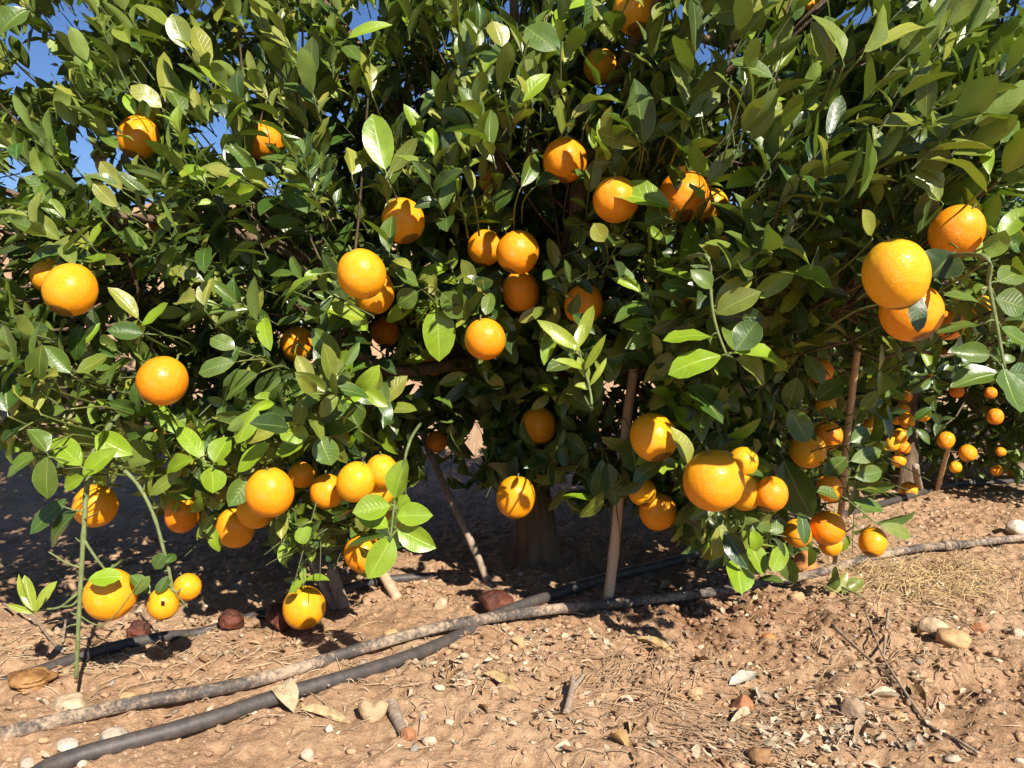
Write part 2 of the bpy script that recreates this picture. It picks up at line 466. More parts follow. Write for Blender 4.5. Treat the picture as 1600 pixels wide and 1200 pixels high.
# ------------------------------------------------------------------ oranges: data
# u, v, apparent diameter, distance (0 = from size), cover 0..1, sun 0..1, material, label
ORANGES = [
 (216, 215, 62, 0, .05, 1, 0, 'round orange high on the thin side of the crown with sky gaps around it'),
 (413, 220, 60, 0, .25, 1, 0, 'orange high in the crown with dark pointed leaves across its lower side'),
 (993, 16, 72, 0, .3, .3, 0, 'highest large orange, shaded beside the dark upper branch'),
 (938, 104, 54, 1.6, .08, .5, 0, 'small narrow orange below the dark upper branch, half in shade'),
 (883, 250, 70, 0, .15, .15, 0, 'large shaded orange in the upper middle with a sunlit patch at its bottom'),
 (769, 281, 46, 1.75, .6, .4, 0, 'small piece of orange showing between upper middle leaves'),
 (695, 255, 40, 2.0, .7, 0, 0, 'barely visible dark orange behind the upper middle rosettes'),
 (630, 345, 68, 0, .2, .6, 0, 'orange half striped by leaf shadow above the two stacked middle oranges'),
 (962, 312, 72, 0, .0, .5, 0, 'orange partly hidden by one broad bright green leaf'),
 (1068, 306, 80, 1.38, .35, 1, 0, 'bright orange behind upright olive leaves beside the broad bright leaf'),
 (1112, 322, 52, 1.6, .7, .8, 0, 'slivers of an orange behind folded green leaves'),
 (565, 428, 78, 0, .0, 1, 0, 'full sunlit orange with a leaf tip against its lower edge, another orange in its shadow'),
 (585, 458, 64, 1.5, .1, .0, 0, 'dark shaded orange tucked below and behind a sunlit one'),
 (758, 387, 56, 1.6, .2, .7, 0, 'orange overlapping the left edge of its larger neighbour in the centre'),
 (809, 394, 68, 0, .1, .6, 0, 'middle orange with dark leaves over its top, directly above another'),
 (814, 456, 60, 0, .0, .3, 0, 'lower orange of the vertical pair in the centre, mostly shaded'),
 (758, 530, 65, 0, .0, .25, 0, 'large shaded orange alone in the dark centre of the tree'),
 (912, 476, 62, 1.5, .3, .6, 0, 'orange behind the bright yellow-green young shoot'),
 (602, 518, 46, 1.9, .02, 0, 0, 'very dark orange deep in the crown beside bright drooping leaves'),
 (680, 566, 42, 1.95, .05, .1, 0, 'dark orange behind the tip of the lowest bright drooping leaf'),
 (625, 577, 40, 2.05, .5, 0, 0, 'faint dark orange in the deepest shade of the crown'),
 (841, 665, 58, 1.8, .15, .3, 0, 'shaded orange above the trunk with a dark leaf shadow across it'),
 (1021, 683, 74, 1.44, .0, .9, 0, 'orange beside the tall cane with one curved leaf shadow'),
 (1003, 768, 44, 1.6, .4, .4, 0, 'small orange squeezed between two larger ones beside the tall cane'),
 (1028, 799, 59, 0, .0, .8, 0, 'lowest orange right beside the tall cane'),
 (806, 777, 62, 1.62, .0, .5, 0, 'orange hanging low in front of the tree trunk'),
 (682, 690, 34, 2.1, .7, .0, 0, 'dark orange beside the thin leaning stick under the crown'),
 (110, 453, 80, 0, .0, 1, 0, 'large sunlit orange with a dark neighbour peeking out behind it, nearest the crown edge'),
 (76, 432, 52, 1.45, .2, .3, 0, 'orange peeking out behind a large sunlit one near the crown edge'),
 (254, 595, 78, 0, .0, 1, 0, 'full round orange alone in the lower crown with a leaf shadow on top'),
 (465, 538, 52, 1.65, .0, .4, 0, 'half shaded orange above a long pale drooping leaf'),
 (349, 640, 38, 1.8, .6, .1, 0, 'small dark orange behind grey-green lower leaves'),
 (238, 685, 44, 1.75, .5, .1, 0, 'dark orange behind glossy bright leaves of the lower crown'),
 (262, 757, 36, 1.8, .6, .1, 0, 'mostly hidden dark orange above the low shaded one at the crown skirt'),
 (149, 790, 67, 0, .0, .9, 0, 'orange hanging behind the upright bare green twig'),
 (285, 804, 54, 1.55, .2, .6, 0, 'low orange at the crown skirt between bare arched twig and cluster'),
 (172, 929, 79, 1.25, .0, 1, 1, 'large low orange with a single green leaf on its top'),
 (255, 943, 48, 1.27, .0, 1, 1, 'small orange with a square black blemish at the arched twig end'),
 (293, 917, 42, 1.30, .0, 1, 1, 'smallest orange at the end of the bare arched twig'),
 (475, 949, 67, 1.56, .0, 1, 1, 'yellowish orange hanging just above the ground beside the pointed stake'),
 (368, 824, 60, 1.5, .1, .1, 0, 'lowest shaded orange of the hanging cluster'),
 (400, 797, 58, 1.45, .2, .5, 0, 'orange wedged between the lowest and the largest of the cluster'),
 (421, 769, 76, 0, .1, 1, 0, 'largest orange of the hanging cluster with a dark leaf in front'),
 (471, 742, 42, 1.45, .3, .4, 0, 'small orange behind the top of the hanging cluster'),
 (511, 768, 55, 1.42, .1, .7, 0, 'orange with a diagonal shadow beside the shiny one in the cluster'),
 (556, 753, 60, 1.36, .0, 1, 0, 'shiny fully sunlit orange of the cluster next to the bright sprig'),
 (596, 736, 52, 1.45, .2, .8, 0, 'orange behind a dark leaf at the top of the bright sprig'),
 (594, 768, 46, 1.48, .3, .4, 0, 'orange mostly hidden behind the bright sprig leaf'),
 (567, 864, 60, 1.5, .1, .1, 0, 'deep shaded orange under the bright green sprig'),
 (1115, 751, 96, 1.30, .0, 1, 0, 'largest orange low in the tree, fully sunlit with fine pores'),
 (1163, 770, 54, 1.42, .1, .7, 0, 'orange wedged between the largest low orange and its smaller neighbour'),
 (1161, 722, 48, 1.43, .2, .7, 0, 'orange peeking over the top of the largest low one'),
 (1205, 772, 53, 1.40, .0, 1, 0, 'small smooth orange under a dark curled leaf'),
 (1262, 704, 56, 1.6, .0, .4, 0, 'half shaded orange beside a sunlit crescent one'),
 (1293, 681, 46, 1.68, .1, .7, 0, 'orange showing as a sunlit crescent behind a shaded one'),
 (1296, 763, 40, 1.6, .4, .4, 0, 'small shaded orange just behind the thin leaning cane'),
 (1283, 580, 38, 1.7, .4, .5, 0, 'small orange under a dark hanging leaf near the cane top'),
 (1295, 609, 34, 1.8, .5, .8, 0, 'small bright orange scrap among leaves near the cane'),
 (1290, 632, 32, 1.85, .5, .1, 0, 'small dark orange under the bright scrap near the cane'),
 (1362, 665, 26, 1.9, .3, .7, 0, 'small orange at the outer edge of the lower crown beyond the cane'),
 (1400, 428, 102, .98, .0, 1, 0, 'biggest orange of all, full sun, above another in its shadow'),
 (1423, 487, 93, 1.06, .0, .5, 0, 'large orange directly under the biggest one with a dark leaf across it'),
 (1495, 362, 80, 1.08, .05, .5, 0, 'large orange crossed by curved leaf shadows beside the biggest one'),
 (1482, 508, 46, 1.3, .3, .5, 0, 'orange half hidden behind pale leaves under the big pair'),
 (1535, 478, 32, 1.4, .3, .8, 0, 'small orange sliver behind the hanging twig by the crown edge'),
 (1556, 447, 20, 1.7, .3, .7, 0, 'tiny bright orange beyond the hanging twig'),
 (1085, 457, 48, 1.5, .35, .3, 0, 'orange behind the top leaves of the drooping green twig'),
 (1246, 833, 44, 1.66, .1, .9, 0, 'orange at the tree skirt behind a narrow hanging leaf'),
 (1293, 825, 54, 1.66, .1, 1, 0, 'orange at the tree skirt partly behind the thin cane'),
 (1298, 851, 36, 1.72, .2, .5, 0, 'orange tucked under another at the thin cane'),
 (1364, 847, 43, 1.66, .0, 1, 1, 'yellowish orange hanging alone at the tip of the tree skirt'),
 (1266, 6, 26, 1.6, .3, .5, 0, 'small orange cut by the top of the picture between tall leaves'),
 (254, 348, 42, 1.95, .5, .0, 0, 'dark orange deep behind the upper leaves below the sky gaps'),
 (166, 397, 28, 1.9, .5, .5, 0, 'small orange scrap above the large sunlit one at the crown edge'),
]


def ogeo(o):
    u, v, d, D = o[:4]
    if D == 0:
        D = min(max(96.0 / d, .98), 1.85) + (.07 if o[4] >= .1 else 0)
    return at(u, v, D), d * D / F / 2 * .975, D


OPOS = [ogeo(o) for o in ORANGES]

# ------------------------------------------------------------------ leaves
def leaf_template(seed, nl=8, cols=(-1, -.5, 0, .5, 1), fold=.25, curl=.5, wav=.03, twist=0.0, shape=.55):
    s = np.concatenate([[-.13, -.01], np.linspace(.04, 1, nl)])
    w = np.clip(s, 0, 1) ** .72 * np.clip(1 - s, 0, 1) ** (shape + .17)
    w = w / w.max() * .5
    w[:2] = .012; w[-1] = .006
    th = curl * (np.clip(s, 0, 1) ** 1.3)
    ds = np.diff(s, prepend=s[0])
    x = np.cumsum(ds * np.cos(th)) - .13; z = -np.cumsum(ds * np.sin(th))
    t = np.array(cols)
    y = w[:, None] * t[None]
    up = fold * np.abs(t)[None] ** 1.15 * w[:, None] * 1.9
    up = up + wav * np.sin(s * 13 + seed * 1.7)[:, None] * np.abs(t)[None] * (w[:, None] * 2) * np.where(t > 0, 1, -.8)[None]
    tw = twist * s
    Y = y * np.cos(tw)[:, None] - up * np.sin(tw)[:, None]
    U = y * np.sin(tw)[:, None] + up * np.cos(tw)[:, None]
    o1 = np.ones_like(U)
    V = np.stack([x[:, None] * o1, Y, z[:, None] * o1, -U * np.sin(th)[:, None], U * np.cos(th)[:, None]], -1).reshape(-1, 5)
    V[:, 1] *= -1
    uv = np.stack(np.broadcast_arrays(t[None] * .5 + .5, np.clip(s, 0, 1)[:, None]), -1).reshape(-1, 2)
    return V, grid_quads(len(s), len(cols)), uv


FINE = [leaf_template(i, 8, fold=f, curl=c, wav=w, twist=t, shape=sh) for i, (f, c, w, t, sh) in enumerate([
    (.10, .25, .03, .1, .55), (.26, .40, .05, -.2, .5), (.18, .6, .04, .2, .6), (.36, .3, .04, 0, .55),
    (.12, -.3, .05, .3, .5), (.30, .55, .07, -.35, .55), (.05, .45, .06, .15, .45), (.22, .15, .04, -.1, .65),
    (.45, .5, .06, .3, .6), (.15, .85, .05, 0, .5)])]
COARSE = [leaf_template(i, 6, (-1, 0, 1), f, c, 0, 0) for i, (f, c) in enumerate([(.15, .3), (.3, .6), (.2, .9), (.45, .3)])]

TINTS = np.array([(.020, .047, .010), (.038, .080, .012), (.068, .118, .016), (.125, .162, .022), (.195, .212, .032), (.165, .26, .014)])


def place_leaves(buf, base, d, n, L, Wd, tint, templates, kinds, mat=0):
    """vectorised: many leaves, one template per kind"""
    d = norm(d); n = n - (n * d).sum(1, keepdims=True) * d; n = norm(n); b = np.cross(n, d)
    for k, (V, Q, uv) in enumerate(templates):
        m = np.where(kinds == k)[0]
        if not len(m): continue
        P = base[m][:, None] + L[m][:, None, None] * (V[None, :, 0, None] * d[m][:, None] + V[None, :, 2, None] * n[m][:, None]) \
            + Wd[m][:, None, None] * (V[None, :, 1, None] * b[m][:, None] + V[None, :, 3, None] * d[m][:, None] + V[None, :, 4, None] * n[m][:, None])
        nv = len(V)
        QQ = (Q[None] + np.arange(len(m))[:, None, None] * nv).reshape(-1, 4)
        buf.add(P.reshape(-1, 3), QQ, np.tile(uv, (len(m), 1)), np.repeat(tint[m], nv, 0), mat)


def shoots_to_leaves(P, A, n_leaf, rng, Lmean=.075, spread=(35, 78), helio=.55, tight=None):
    """P shoot bases, A axes -> arrays of leaves and twig axes"""
    ns = len(P)
    A = norm(A)
    ref = norm(rng.normal(size=(ns, 3)))
    E1 = norm(np.cross(A, ref)); E2 = np.cross(A, E1)
    idx = np.repeat(np.arange(ns), n_leaf)
    k = np.concatenate([np.arange(m) for m in n_leaf])
    tot = n_leaf[idx]
    f = (k + .6) / tot
    slen = (.028 + .0135 * n_leaf) * rng.uniform(.8, 1.25, ns)
    base = P[idx] + A[idx] * (slen[idx] * f)[:, None]
    phi = k * 2.3998 + rng.uniform(0, 6.28, ns)[idx] + rng.normal(0, .25, len(idx))
    r = np.cos(phi)[:, None] * E1[idx] + np.sin(phi)[:, None] * E2[idx]
    ang = np.radians((spread[1] + (spread[0] - spread[1]) * f) * (1 if tight is None else (1 - .42 * tight[idx])) + rng.normal(0, 9, len(idx)))
    d = A[idx] * np.cos(ang)[:, None] + r * np.sin(ang)[:, None]
    d[:, 2] -= .16 if tight is None else (.16 - .22 * tight[idx])
    d = norm(d)
    n = A[idx] - (A[idx] * d).sum(1, keepdims=True) * d
    n = norm(n) + helio * (np.array([.26, -.66, .66])) + rng.normal(0, .25, (len(idx), 3))
    L = Lmean * rng.uniform(.55, 1.35, len(idx)) * (1.05 - .45 * np.clip(f - .6, 0, 1))
    Wd = L * rng.uniform(.62, 1.05, len(idx)) * .50
    return idx, base, d, n, L, Wd, f, slen


def ctrl_depth(u, v):
    C = np.array([(0, 0, 1.55), (0, 300, 1.4), (0, 600, 1.15), (0, 740, 1.15), (110, 452, 1.28), (250, 600, 1.3), (300, 100, 1.5),
        (300, 300, 1.42), (300, 720, 1.32), (420, 770, 1.36), (560, 100, 1.5), (560, 430, 1.32), (500, 600, 1.38), (520, 850, 1.45),
        (620, 800, 1.35), (700, 250, 1.4), (700, 600, 1.75), (750, 700, 1.9), (800, 400, 1.42), (800, 550, 1.68), (900, 250, 1.4),
        (960, 300, 1.32), (900, 550, 1.45), (860, 680, 1.75), (1000, 150, 1.22), (1020, 680, 1.5), (1100, 500, 1.25), (1115, 750, 1.40),
        (1200, 430, 1.18), (1250, 750, 1.56), (1300, 850, 1.66), (1300, 100, 1.08), (1350, 250, 1.02), (1400, 430, 1.05), (1500, 200, 1.02),
        (1600, 0, 1.2), (1600, 450, 1.02), (1560, 550, .97), (1300, 600, 1.5), (800, 100, 1.4), (-250, 400, 1.5), (1850, 300, 1.35), (700, -250, 1.75), (1300, -250, 1.5), (100, -250, 1.9)])
    w = 1.0 / (((u[:, None] - C[:, 0]) ** 2 + (v[:, None] - C[:, 1]) ** 2) + 1500) ** 1.6
    return (w * C[:, 2]).sum(1) / w.sum(1)


SK_U = [-300, 0, 60, 150, 210, 240, 330, 420, 520, 600, 640, 680, 800, 860, 900, 1000, 1060, 1150, 1250, 1330, 1375, 1410, 1470, 1600, 1900]
SK_V = [640, 700, 745, 745, 720, 790, 835, 850, 885, 880, 800, 765, 765, 775, 800, 805, 830, 865, 870, 850, 800, 560, 530, 520, 480]
GAPS = [(105, 28, 36, 32), (88, 112, 15, 26), (160, 6, 24, 10), (300, 16, 30, 16), (20, 125, 16, 18), (128, 262, 22, 16), (330, 205, 34, 18), (572, 20, 22, 26),
        (555, 55, 14, 14), (800, 10, 14, 16), (1120, 85, 36, 26), (1095, 60, 16, 18), (1340, 28, 20, 16), (1585, 335, 22, 20), (30, 262, 20, 16), (428, 287, 20, 14),
        (228, 338, 12, 12), (520, 180, 14, 9), (55, 558, 18, 12), (8, 362, 9, 9), (282, 440, 7, 6), (590, 545, 10, 5), (738, 566, 12, 30), (745, 690, 12, 34), (700, 735, 22, 8),
        (655, 770, 30, 14), (735, 775, 26, 10), (262, 722, 12, 16), (890, 760, 22, 16), (948, 505, 10, 10), (380, 445, 4, 4), (250, 440, 5, 5), (10, 410, 5, 5),
        (200, 565, 12, 12), (640, 600, 10, 10), (955, 600, 14, 9), (580, 555, 8, 8), (1590, 20, 14, 40), (1060, 20, 16, 14), (700, 60, 10, 14), (470, 62, 12, 12), (15, 45, 14, 20), (185, 150, 12, 18), (125, 225, 14, 30), (60, 100, 16, 30), (215, 40, 12, 14), (20, 290, 20, 14), (340, 235, 12, 12), (175, 250, 10, 14), (1450, 300, 12, 8)]

CANES = [(987, 592, 978, 668, 10, 1.75), (966, 800, 950, 950, 10, 1.8), (1338, 542, 1334, 580, 7, 1.7), (1331, 610, 1329, 650, 7, 1.8), (1324, 665, 1305, 880, 8, 2.2), (665, 690, 762, 905, 8, 2.2), (536, 940, 516, 884, 9, 1.8), (617, 928, 592, 880, 7, 1.9)]


def cull(base, d, L, rng, edge=True):
    keep = np.ones(len(base), bool)
    pts = [base + d * (L * q)[:, None] for q in (.05, .5, 1.0)]
    pr = [proj(p) for p in pts]
    um, vm, Dm = pr[1]
    if edge:
        lo = np.interp(um, SK_U, SK_V) + 14 * vnoise(um / 40., um * 0 + 3, 9)
        keep &= ~((vm > lo) & (Dm < 2.6))
    for gu, gv, ru, rv in GAPS:
        q = ((um - gu) / (ru + 8)) ** 2 + ((vm - gv) / (rv + 8)) ** 2
        keep &= ~((q < 1) & (rng.random(len(um)) < .97))
    for u0, v0, u1, v1, wd, Dl in CANES:
        for pu, pv, pd in pr:
            tt = np.clip(((pu - u0) * (u1 - u0) + (pv - v0) * (v1 - v0)) / ((u1 - u0) ** 2 + (v1 - v0) ** 2), 0, 1)
            keep &= ~((np.hypot(pu - u0 - tt * (u1 - u0), pv - v0 - tt * (v1 - v0)) < wd + 11) & (pd < Dl))
    for o, (p, r, D) in zip(ORANGES, OPOS):
        cov, lit = o[4], o[5]
        rp = o[2] / 2
        hit = np.zeros(len(base), bool); ins = hit.copy(); sh = hit.copy()
        for q, (pu, pv, pd) in zip(pts, pr):
            dist = np.hypot(pu - o[0], pv - o[1])
            hit |= (dist < rp * 1.02 + 6) & (pd < D + r * .6)
            w = q - p
            ins |= np.linalg.norm(w, axis=1) < r * 1.12
            al = w @ SUN
            pe = np.linalg.norm(w - al[:, None] * SUN, axis=1)
            sh |= (al > 0) & (al < 1.2) & (pe < r * 1.0)
        u01 = rng.random(len(base))
        keep &= ~ins & ~(hit & (u01 > cov * 1.4)) & ~(sh & (rng.random(len(base)) < lit * .92))
    return keep


# ------------------------------------------------------------------ main tree
tree = empty('orange_tree', (TR[0], TR[1], float(H(TR[0], TR[1]))))
tag(tree, 'large leafy orange tree full of ripe fruit filling most of the view, short bare trunk', 'tree')
bpy.context.view_layer.update()
TB = np.array(tree.location)


def child(buf, name, mats, parent, origin=None, smooth=True):
    o = buf.build(name, mats, parent, smooth, loc=None)
    off = np.array(parent.location) if origin is None else origin
    n = len(o.data.vertices); c = np.empty(n * 3, np.float32)
    o.data.vertices.foreach_get('co', c)
    o.data.vertices.foreach_set('co', (c.reshape(-1, 3) - off).astype(np.float32).ravel())
    o.data.update()
    return o


def add_trunk(buf, base, top, r0, r1, seed):
    n = 26; t = np.linspace(0, 1, n)
    rr = r0 + (r1 - r0) * t + r0 * .75 * np.exp(-t * 9)
    pts = base + (np.asarray(top) - base) * t[:, None]
    pts[:, 0] += .012 * np.sin(t * 4 + seed); pts[:, 1] += .01 * np.sin(t * 5 + seed * 2)
    V, Q, uv = tube(pts, rr, 20)
    ang = np.tile(np.arange(20) / 20 * 2 * math.pi, n + 2); tt = np.repeat(np.concatenate([[0], t, [1]]), 20)
    k = 1 + (.16 * np.exp(-tt * 6) + .04) * np.sin(ang * 4 + seed) + .04 * np.sin(ang * 7 + tt * 9)
    cen = np.repeat(np.vstack([pts[:1], pts, pts[-1:]]), 20, 0)
    buf.add(cen + (V - cen) * k[:, None], Q, uv)


fork = TB + np.array([.0, .02, .42])
b = Buf(); add_trunk(b, TB - np.array([0, 0, .05]), fork, .052, .042, 1)
child(b, 'trunk', M_BARK, tree)

LIMB_ENDS = [(-1.25, 1.75, 1.0), (-.75, 1.45, .85), (-.55, 1.9, 1.55), (.0, 1.55, 1.35), (.45, 1.45, 1.15), (.62, 1.5, .68), (.95, 1.25, .95),
             (.75, 2.2, 1.5), (-.2, 2.55, 1.3), (.9, 2.6, .95), (-.9, 2.5, 1.1), (-.35, 1.55, .62), (.15, 1.75, 1.0), (1.25, 1.75, 1.15), (.30, 1.25, 1.25)]
limb_pts = []
for i, e in enumerate(LIMB_ENDS):
    e = np.array(e)
    m1 = fork + (e - fork) * .35 + np.array([0, 0, .10]) + RNG.normal(0, .04, 3)
    m2 = fork + (e - fork) * .7 + np.array([0, 0, .08]) + RNG.normal(0, .05, 3)
    P = smooth_path([fork - np.array([0, 0, .04]), m1, m2, e], 22)
    b = Buf(); V, Q, uv = tube(P, np.linspace(.026, .006, 22), 8); b.add(V, Q, uv)
    child(b, 'limb', M_BARK, tree)
    limb_pts.append(P[4:])
# dark bare upper branch crossing the sky gap
P = smooth_path([at(860, 60, 1.75), at(950, 92, 1.7), at(1040, 52, 1.65), at(1130, 70, 1.6), at(1200, 95, 1.55)], 24)
b = Buf(); V, Q, uv = tube(P, np.linspace(.016, .006, 24), 8); b.add(V, Q, uv); child(b, 'limb', M_BARK, tree); limb_pts.append(P)
LIMB = np.concatenate(limb_pts)

# front shell of shoots
rng = np.random.default_rng(11)
NS = 4700
su = rng.uniform(-260, 1860, NS); sv = rng.uniform(-330, 900, NS)
su = np.concatenate([su, rng.uniform(-80, 300, 170), rng.uniform(190, 640, 110), rng.uniform(900, 1340, 110)])
sv = np.concatenate([sv, rng.uniform(-80, 280, 170), rng.uniform(630, 850, 110), rng.uniform(620, 850, 110)])
lim = np.interp(su, SK_U, SK_V)
ok = sv < lim + 5
su, sv = su[ok], sv[ok]
NS = len(su)
layer = rng.random(len(su)) ** 1.4 * .5 + rng.normal(0, .03, len(su))
cl = fbm(su / 95., sv / 95., 61, 2)
sd = ctrl_depth(su, sv) + layer - .15 * np.clip(cl, -1, 1) + .04
okc = ~((cl < -.18) & (layer < .26))
su, sv, sd, cl = su[okc], sv[okc], sd[okc], cl[okc]; layer = layer[okc]
SP0 = at(su, sv, sd)
cen = np.array([0, 2.0, .75])
out = norm(SP0 - cen)
droop = sstep(420, 800, sv)
A = out * .75 + np.stack([0 * su, -.15 + 0 * su, .75 - 1.05 * droop], -1) + rng.normal(0, .42, (len(su), 3))
tr_ = sstep(1050, 1400, su) * sstep(420, 200, sv); tl_ = sstep(480, 200, su) * sstep(380, 150, sv)
A[:, 0] += .35 * sstep(1150, 1500, su) - .35 * sstep(450, 100, su) + .45 * tr_ - .3 * tl_
A[:, 2] += .45 * tr_ + .45 * tl_ + .45 * sstep(380, 160, sv)
A[:, 1] += .35 * (tr_ + tl_)
A = norm(A); A_FRONT = A
nl = rng.integers(5, 11, len(su))
SP0 = SP0 - A * .07
idx, base, d, n, L, Wd, f, slen = shoots_to_leaves(SP0, A, nl, rng, .062, tight=sstep(430, 230, sv + 60 * cl))
cls = rng.choice(6, len(idx), p=[.20, .28, .25, .15, .08, .04])
shoot_cls = rng.random(len(SP0))
upper_side = sstep(330, 60, sv) * (sstep(560, 200, su) + sstep(1150, 1450, su))
olive = (rng.random(len(SP0)) < .15 + .5 * upper_side)[idx]
cls = np.where(olive & (rng.random(len(idx)) < .7), rng.choice([3, 4], len(idx), p=[.6, .4]), cls)
lowyoung = (rng.random(len(SP0)) < .03 + .32 * sstep(560, 700, sv) * sstep(560, 420, su) + .12 * sstep(900, 1050, su) * sstep(300, 420, sv))[idx]
cls = np.where(lowyoung & (rng.random(len(idx)) < .75), 5, cls)
tint = TINTS[cls] * rng.uniform(.8, 1.2, (len(idx), 1)) * rng.uniform(.93, 1.07, (len(idx), 3))
keep = cull(base, d, L, rng)
crown = Buf()
place_leaves(crown, base[keep], d[keep], n[keep], L[keep], Wd[keep], tint[keep], FINE, rng.integers(0, len(FINE), len(idx))[keep])
n_front = keep.sum()

# inner and rear volume of the crown
NI = 1700
q = rng.normal(size=(NI, 3)); q = norm(q) * (rng.random((NI, 1)) ** .42)
IP = np.array([0.0, 2.12, .98]) + q * np.array([1.6, .72, .80])
ip_u, ip_v, ip_d = proj(IP)
okd = (ip_d > ctrl_depth(ip_u, ip_v) + .25) & (IP[:, 2] > .34 - .08 * np.exp(-((ip_u - 770) / 120) ** 2))
IP = IP[okd]
eu = rng.uniform(640, 880, 90); ev = rng.uniform(590, 790, 90)          # curtain of shaded shoots above the trunk
IP = np.vstack([IP, at(eu, ev, rng.uniform(1.78, 2.25, 90))])
A = norm(norm(IP - cen) * .8 + np.array([0, 0, .35]) + rng.normal(0, .4, IP.shape)); A_IN = A
nl2 = rng.integers(5, 10, len(IP))
idx2, base2, d2, n2, L2, W2, f2, slen2 = shoots_to_leaves(IP - A * .07, A, nl2, rng, .078)
keep2 = cull(base2, d2, L2, rng)
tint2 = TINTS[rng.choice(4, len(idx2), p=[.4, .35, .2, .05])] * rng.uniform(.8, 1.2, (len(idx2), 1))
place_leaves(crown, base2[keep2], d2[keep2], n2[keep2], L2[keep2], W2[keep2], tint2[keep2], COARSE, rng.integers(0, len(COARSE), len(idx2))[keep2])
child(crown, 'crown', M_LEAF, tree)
print('LEAVES', n_front, keep2.sum())

# twigs: the axis of every shoot and a thin branch back to the nearest limb
tw = Buf()


OU = np.array([o[0] for o in ORANGES]); OV = np.array([o[1] for o in ORANGES]); OR_ = np.array([o[2] for o in ORANGES]); OD = np.array([q_[2] for q_ in OPOS])


def add_twigs(buf, P0, A, slen, kept_idx, limb, rng, frac=1.0):
    cnt = np.bincount(kept_idx, minlength=len(P0))
    for i in range(len(P0)):
        if cnt[i] < 2: continue
        gu_, gv_, _ = proj(P0[i] + A[i] * slen[i] * .5)
        if any(((gu_ - a_[0]) / (a_[2] + 10)) ** 2 + ((gv_ - a_[1]) / (a_[3] + 10)) ** 2 < 1 for a_ in GAPS): continue
        dor = np.hypot(OU - gu_, OV - gv_)
        if ((dor < OR_ * .5 + 26) & (proj(P0[i])[2] < OD + .05)).any(): continue
        tip = P0[i] + A[i] * slen[i] * .98
        V, Q, uv = tube(np.array([P0[i], P0[i] + A[i] * slen[i] * .5, tip]), [.0016, .0014, .0008], 4, False)
        buf.add(V, Q, uv)
        if rng.random() > frac: continue
        dd = np.linalg.norm(limb - (P0[i] - A[i] * .2), axis=1)
        j = limb[dd.argmin()]
        mid = P0[i] * .55 + j * .45 - A[i] * .06 + rng.normal(0, .03, 3)
        mu_, mv_, md_ = proj(mid[None])
        lim_ = ctrl_depth(mu_, mv_)[0] + .30
        if md_[0] < lim_: mid = mid + FWD * (lim_ - md_[0])
        pt_ = smooth_path([j, mid, P0[i]], 7)
        gu_, gv_, _ = proj(pt_)
        if np.linalg.norm(j - P0[i]) > .5 or any(((np.hypot(OU - a_, OV - b_) < OR_ * .5 + 4) & (c_ < OD + .05)).any() for a_, b_, c_ in zip(gu_, gv_, proj(pt_)[2])) or any((((gu_ - a_[0]) / (a_[2] + 8)) ** 2 + ((gv_ - a_[1]) / (a_[3] + 8)) ** 2 < 1).any() for a_ in GAPS): continue
        V, Q, uv = tube(smooth_path([j, mid, P0[i]], 7), np.linspace(.0045, .0022, 7), 4, False)
        buf.add(V, Q, uv, mat=1)


add_twigs(tw, SP0, A_FRONT, slen, idx[keep], LIMB, rng, .22)
add_twigs(tw, IP - A_IN * .07, A_IN, slen2, idx2[keep2], LIMB, rng, .2)
child(tw, 'twigs', [M_TWIG, M_BARK], tree)

# ------------------------------------------------------------------ fruit objects
def fruit_mesh(seed, mat, nu=44, nv=30):
    r = np.random.default_rng(seed)
    th = np.linspace(.012, math.pi - .012, nv)[:, None]; ph = (np.arange(nu) / nu * 2 * math.pi)[None]
    x = np.sin(th) * np.cos(ph); y = np.sin(th) * np.sin(ph); z = np.cos(th) + 0 * ph
    k = 1 + .012 * np.sin(2 * ph + r.uniform(0, 6)) * np.sin(th) + .008 * np.sin(3 * th + r.uniform(0, 6)) + .010 * np.sin(5 * ph + r.uniform(0, 6)) * np.sin(th) ** 2
    k = k - .07 * np.exp(-(th / .17) ** 2) - .05 * np.exp(-((math.pi - th) / .11) ** 2) + .018 * np.exp(-((math.pi - th - .24) / .12) ** 2)
    V = np.stack([x * k, y * k, z * k * r.uniform(1.03, 1.12)], -1).reshape(-1, 3)
    b = Buf(); b.add(V, grid_quads(nv, nu, True)[:, ::-1])
    me = np_mesh('orange', np.concatenate(b.V), np.concatenate(b.Q), None, None)
    me.materials.append(mat)
    return me


def stem_mesh(seed):
    r = np.random.default_rng(seed); b = Buf()
    pts = smooth_path([(0, 0, .88), (.02, 0, 1.08), (.07, .04, 1.24)], 6)
    V, Q, uv = tube(pts, np.linspace(.055, .04, 6), 6); b.add(V, Q, uv)
    a = np.arange(20) / 20 * 2 * math.pi
    rad = .15 + .05 * np.cos(5 * a)
    rings = [np.stack([rad * f * np.cos(a), rad * f * np.sin(a), np.full(20, zz)], -1) for f, zz in ((1, .925), (.8, .965), (.1, .975))]
    b.add(np.concatenate(rings), grid_quads(3, 20, True))
    me = np_mesh('stem', np.concatenate(b.V), np.concatenate(b.Q), None, None)
    me.materials.append(M_STEMG)
    return me


FR = [[fruit_mesh(i, m) for i in range(5)] for m in (M_OR, M_ORY)]
ST = [stem_mesh(i) for i in range(2)]


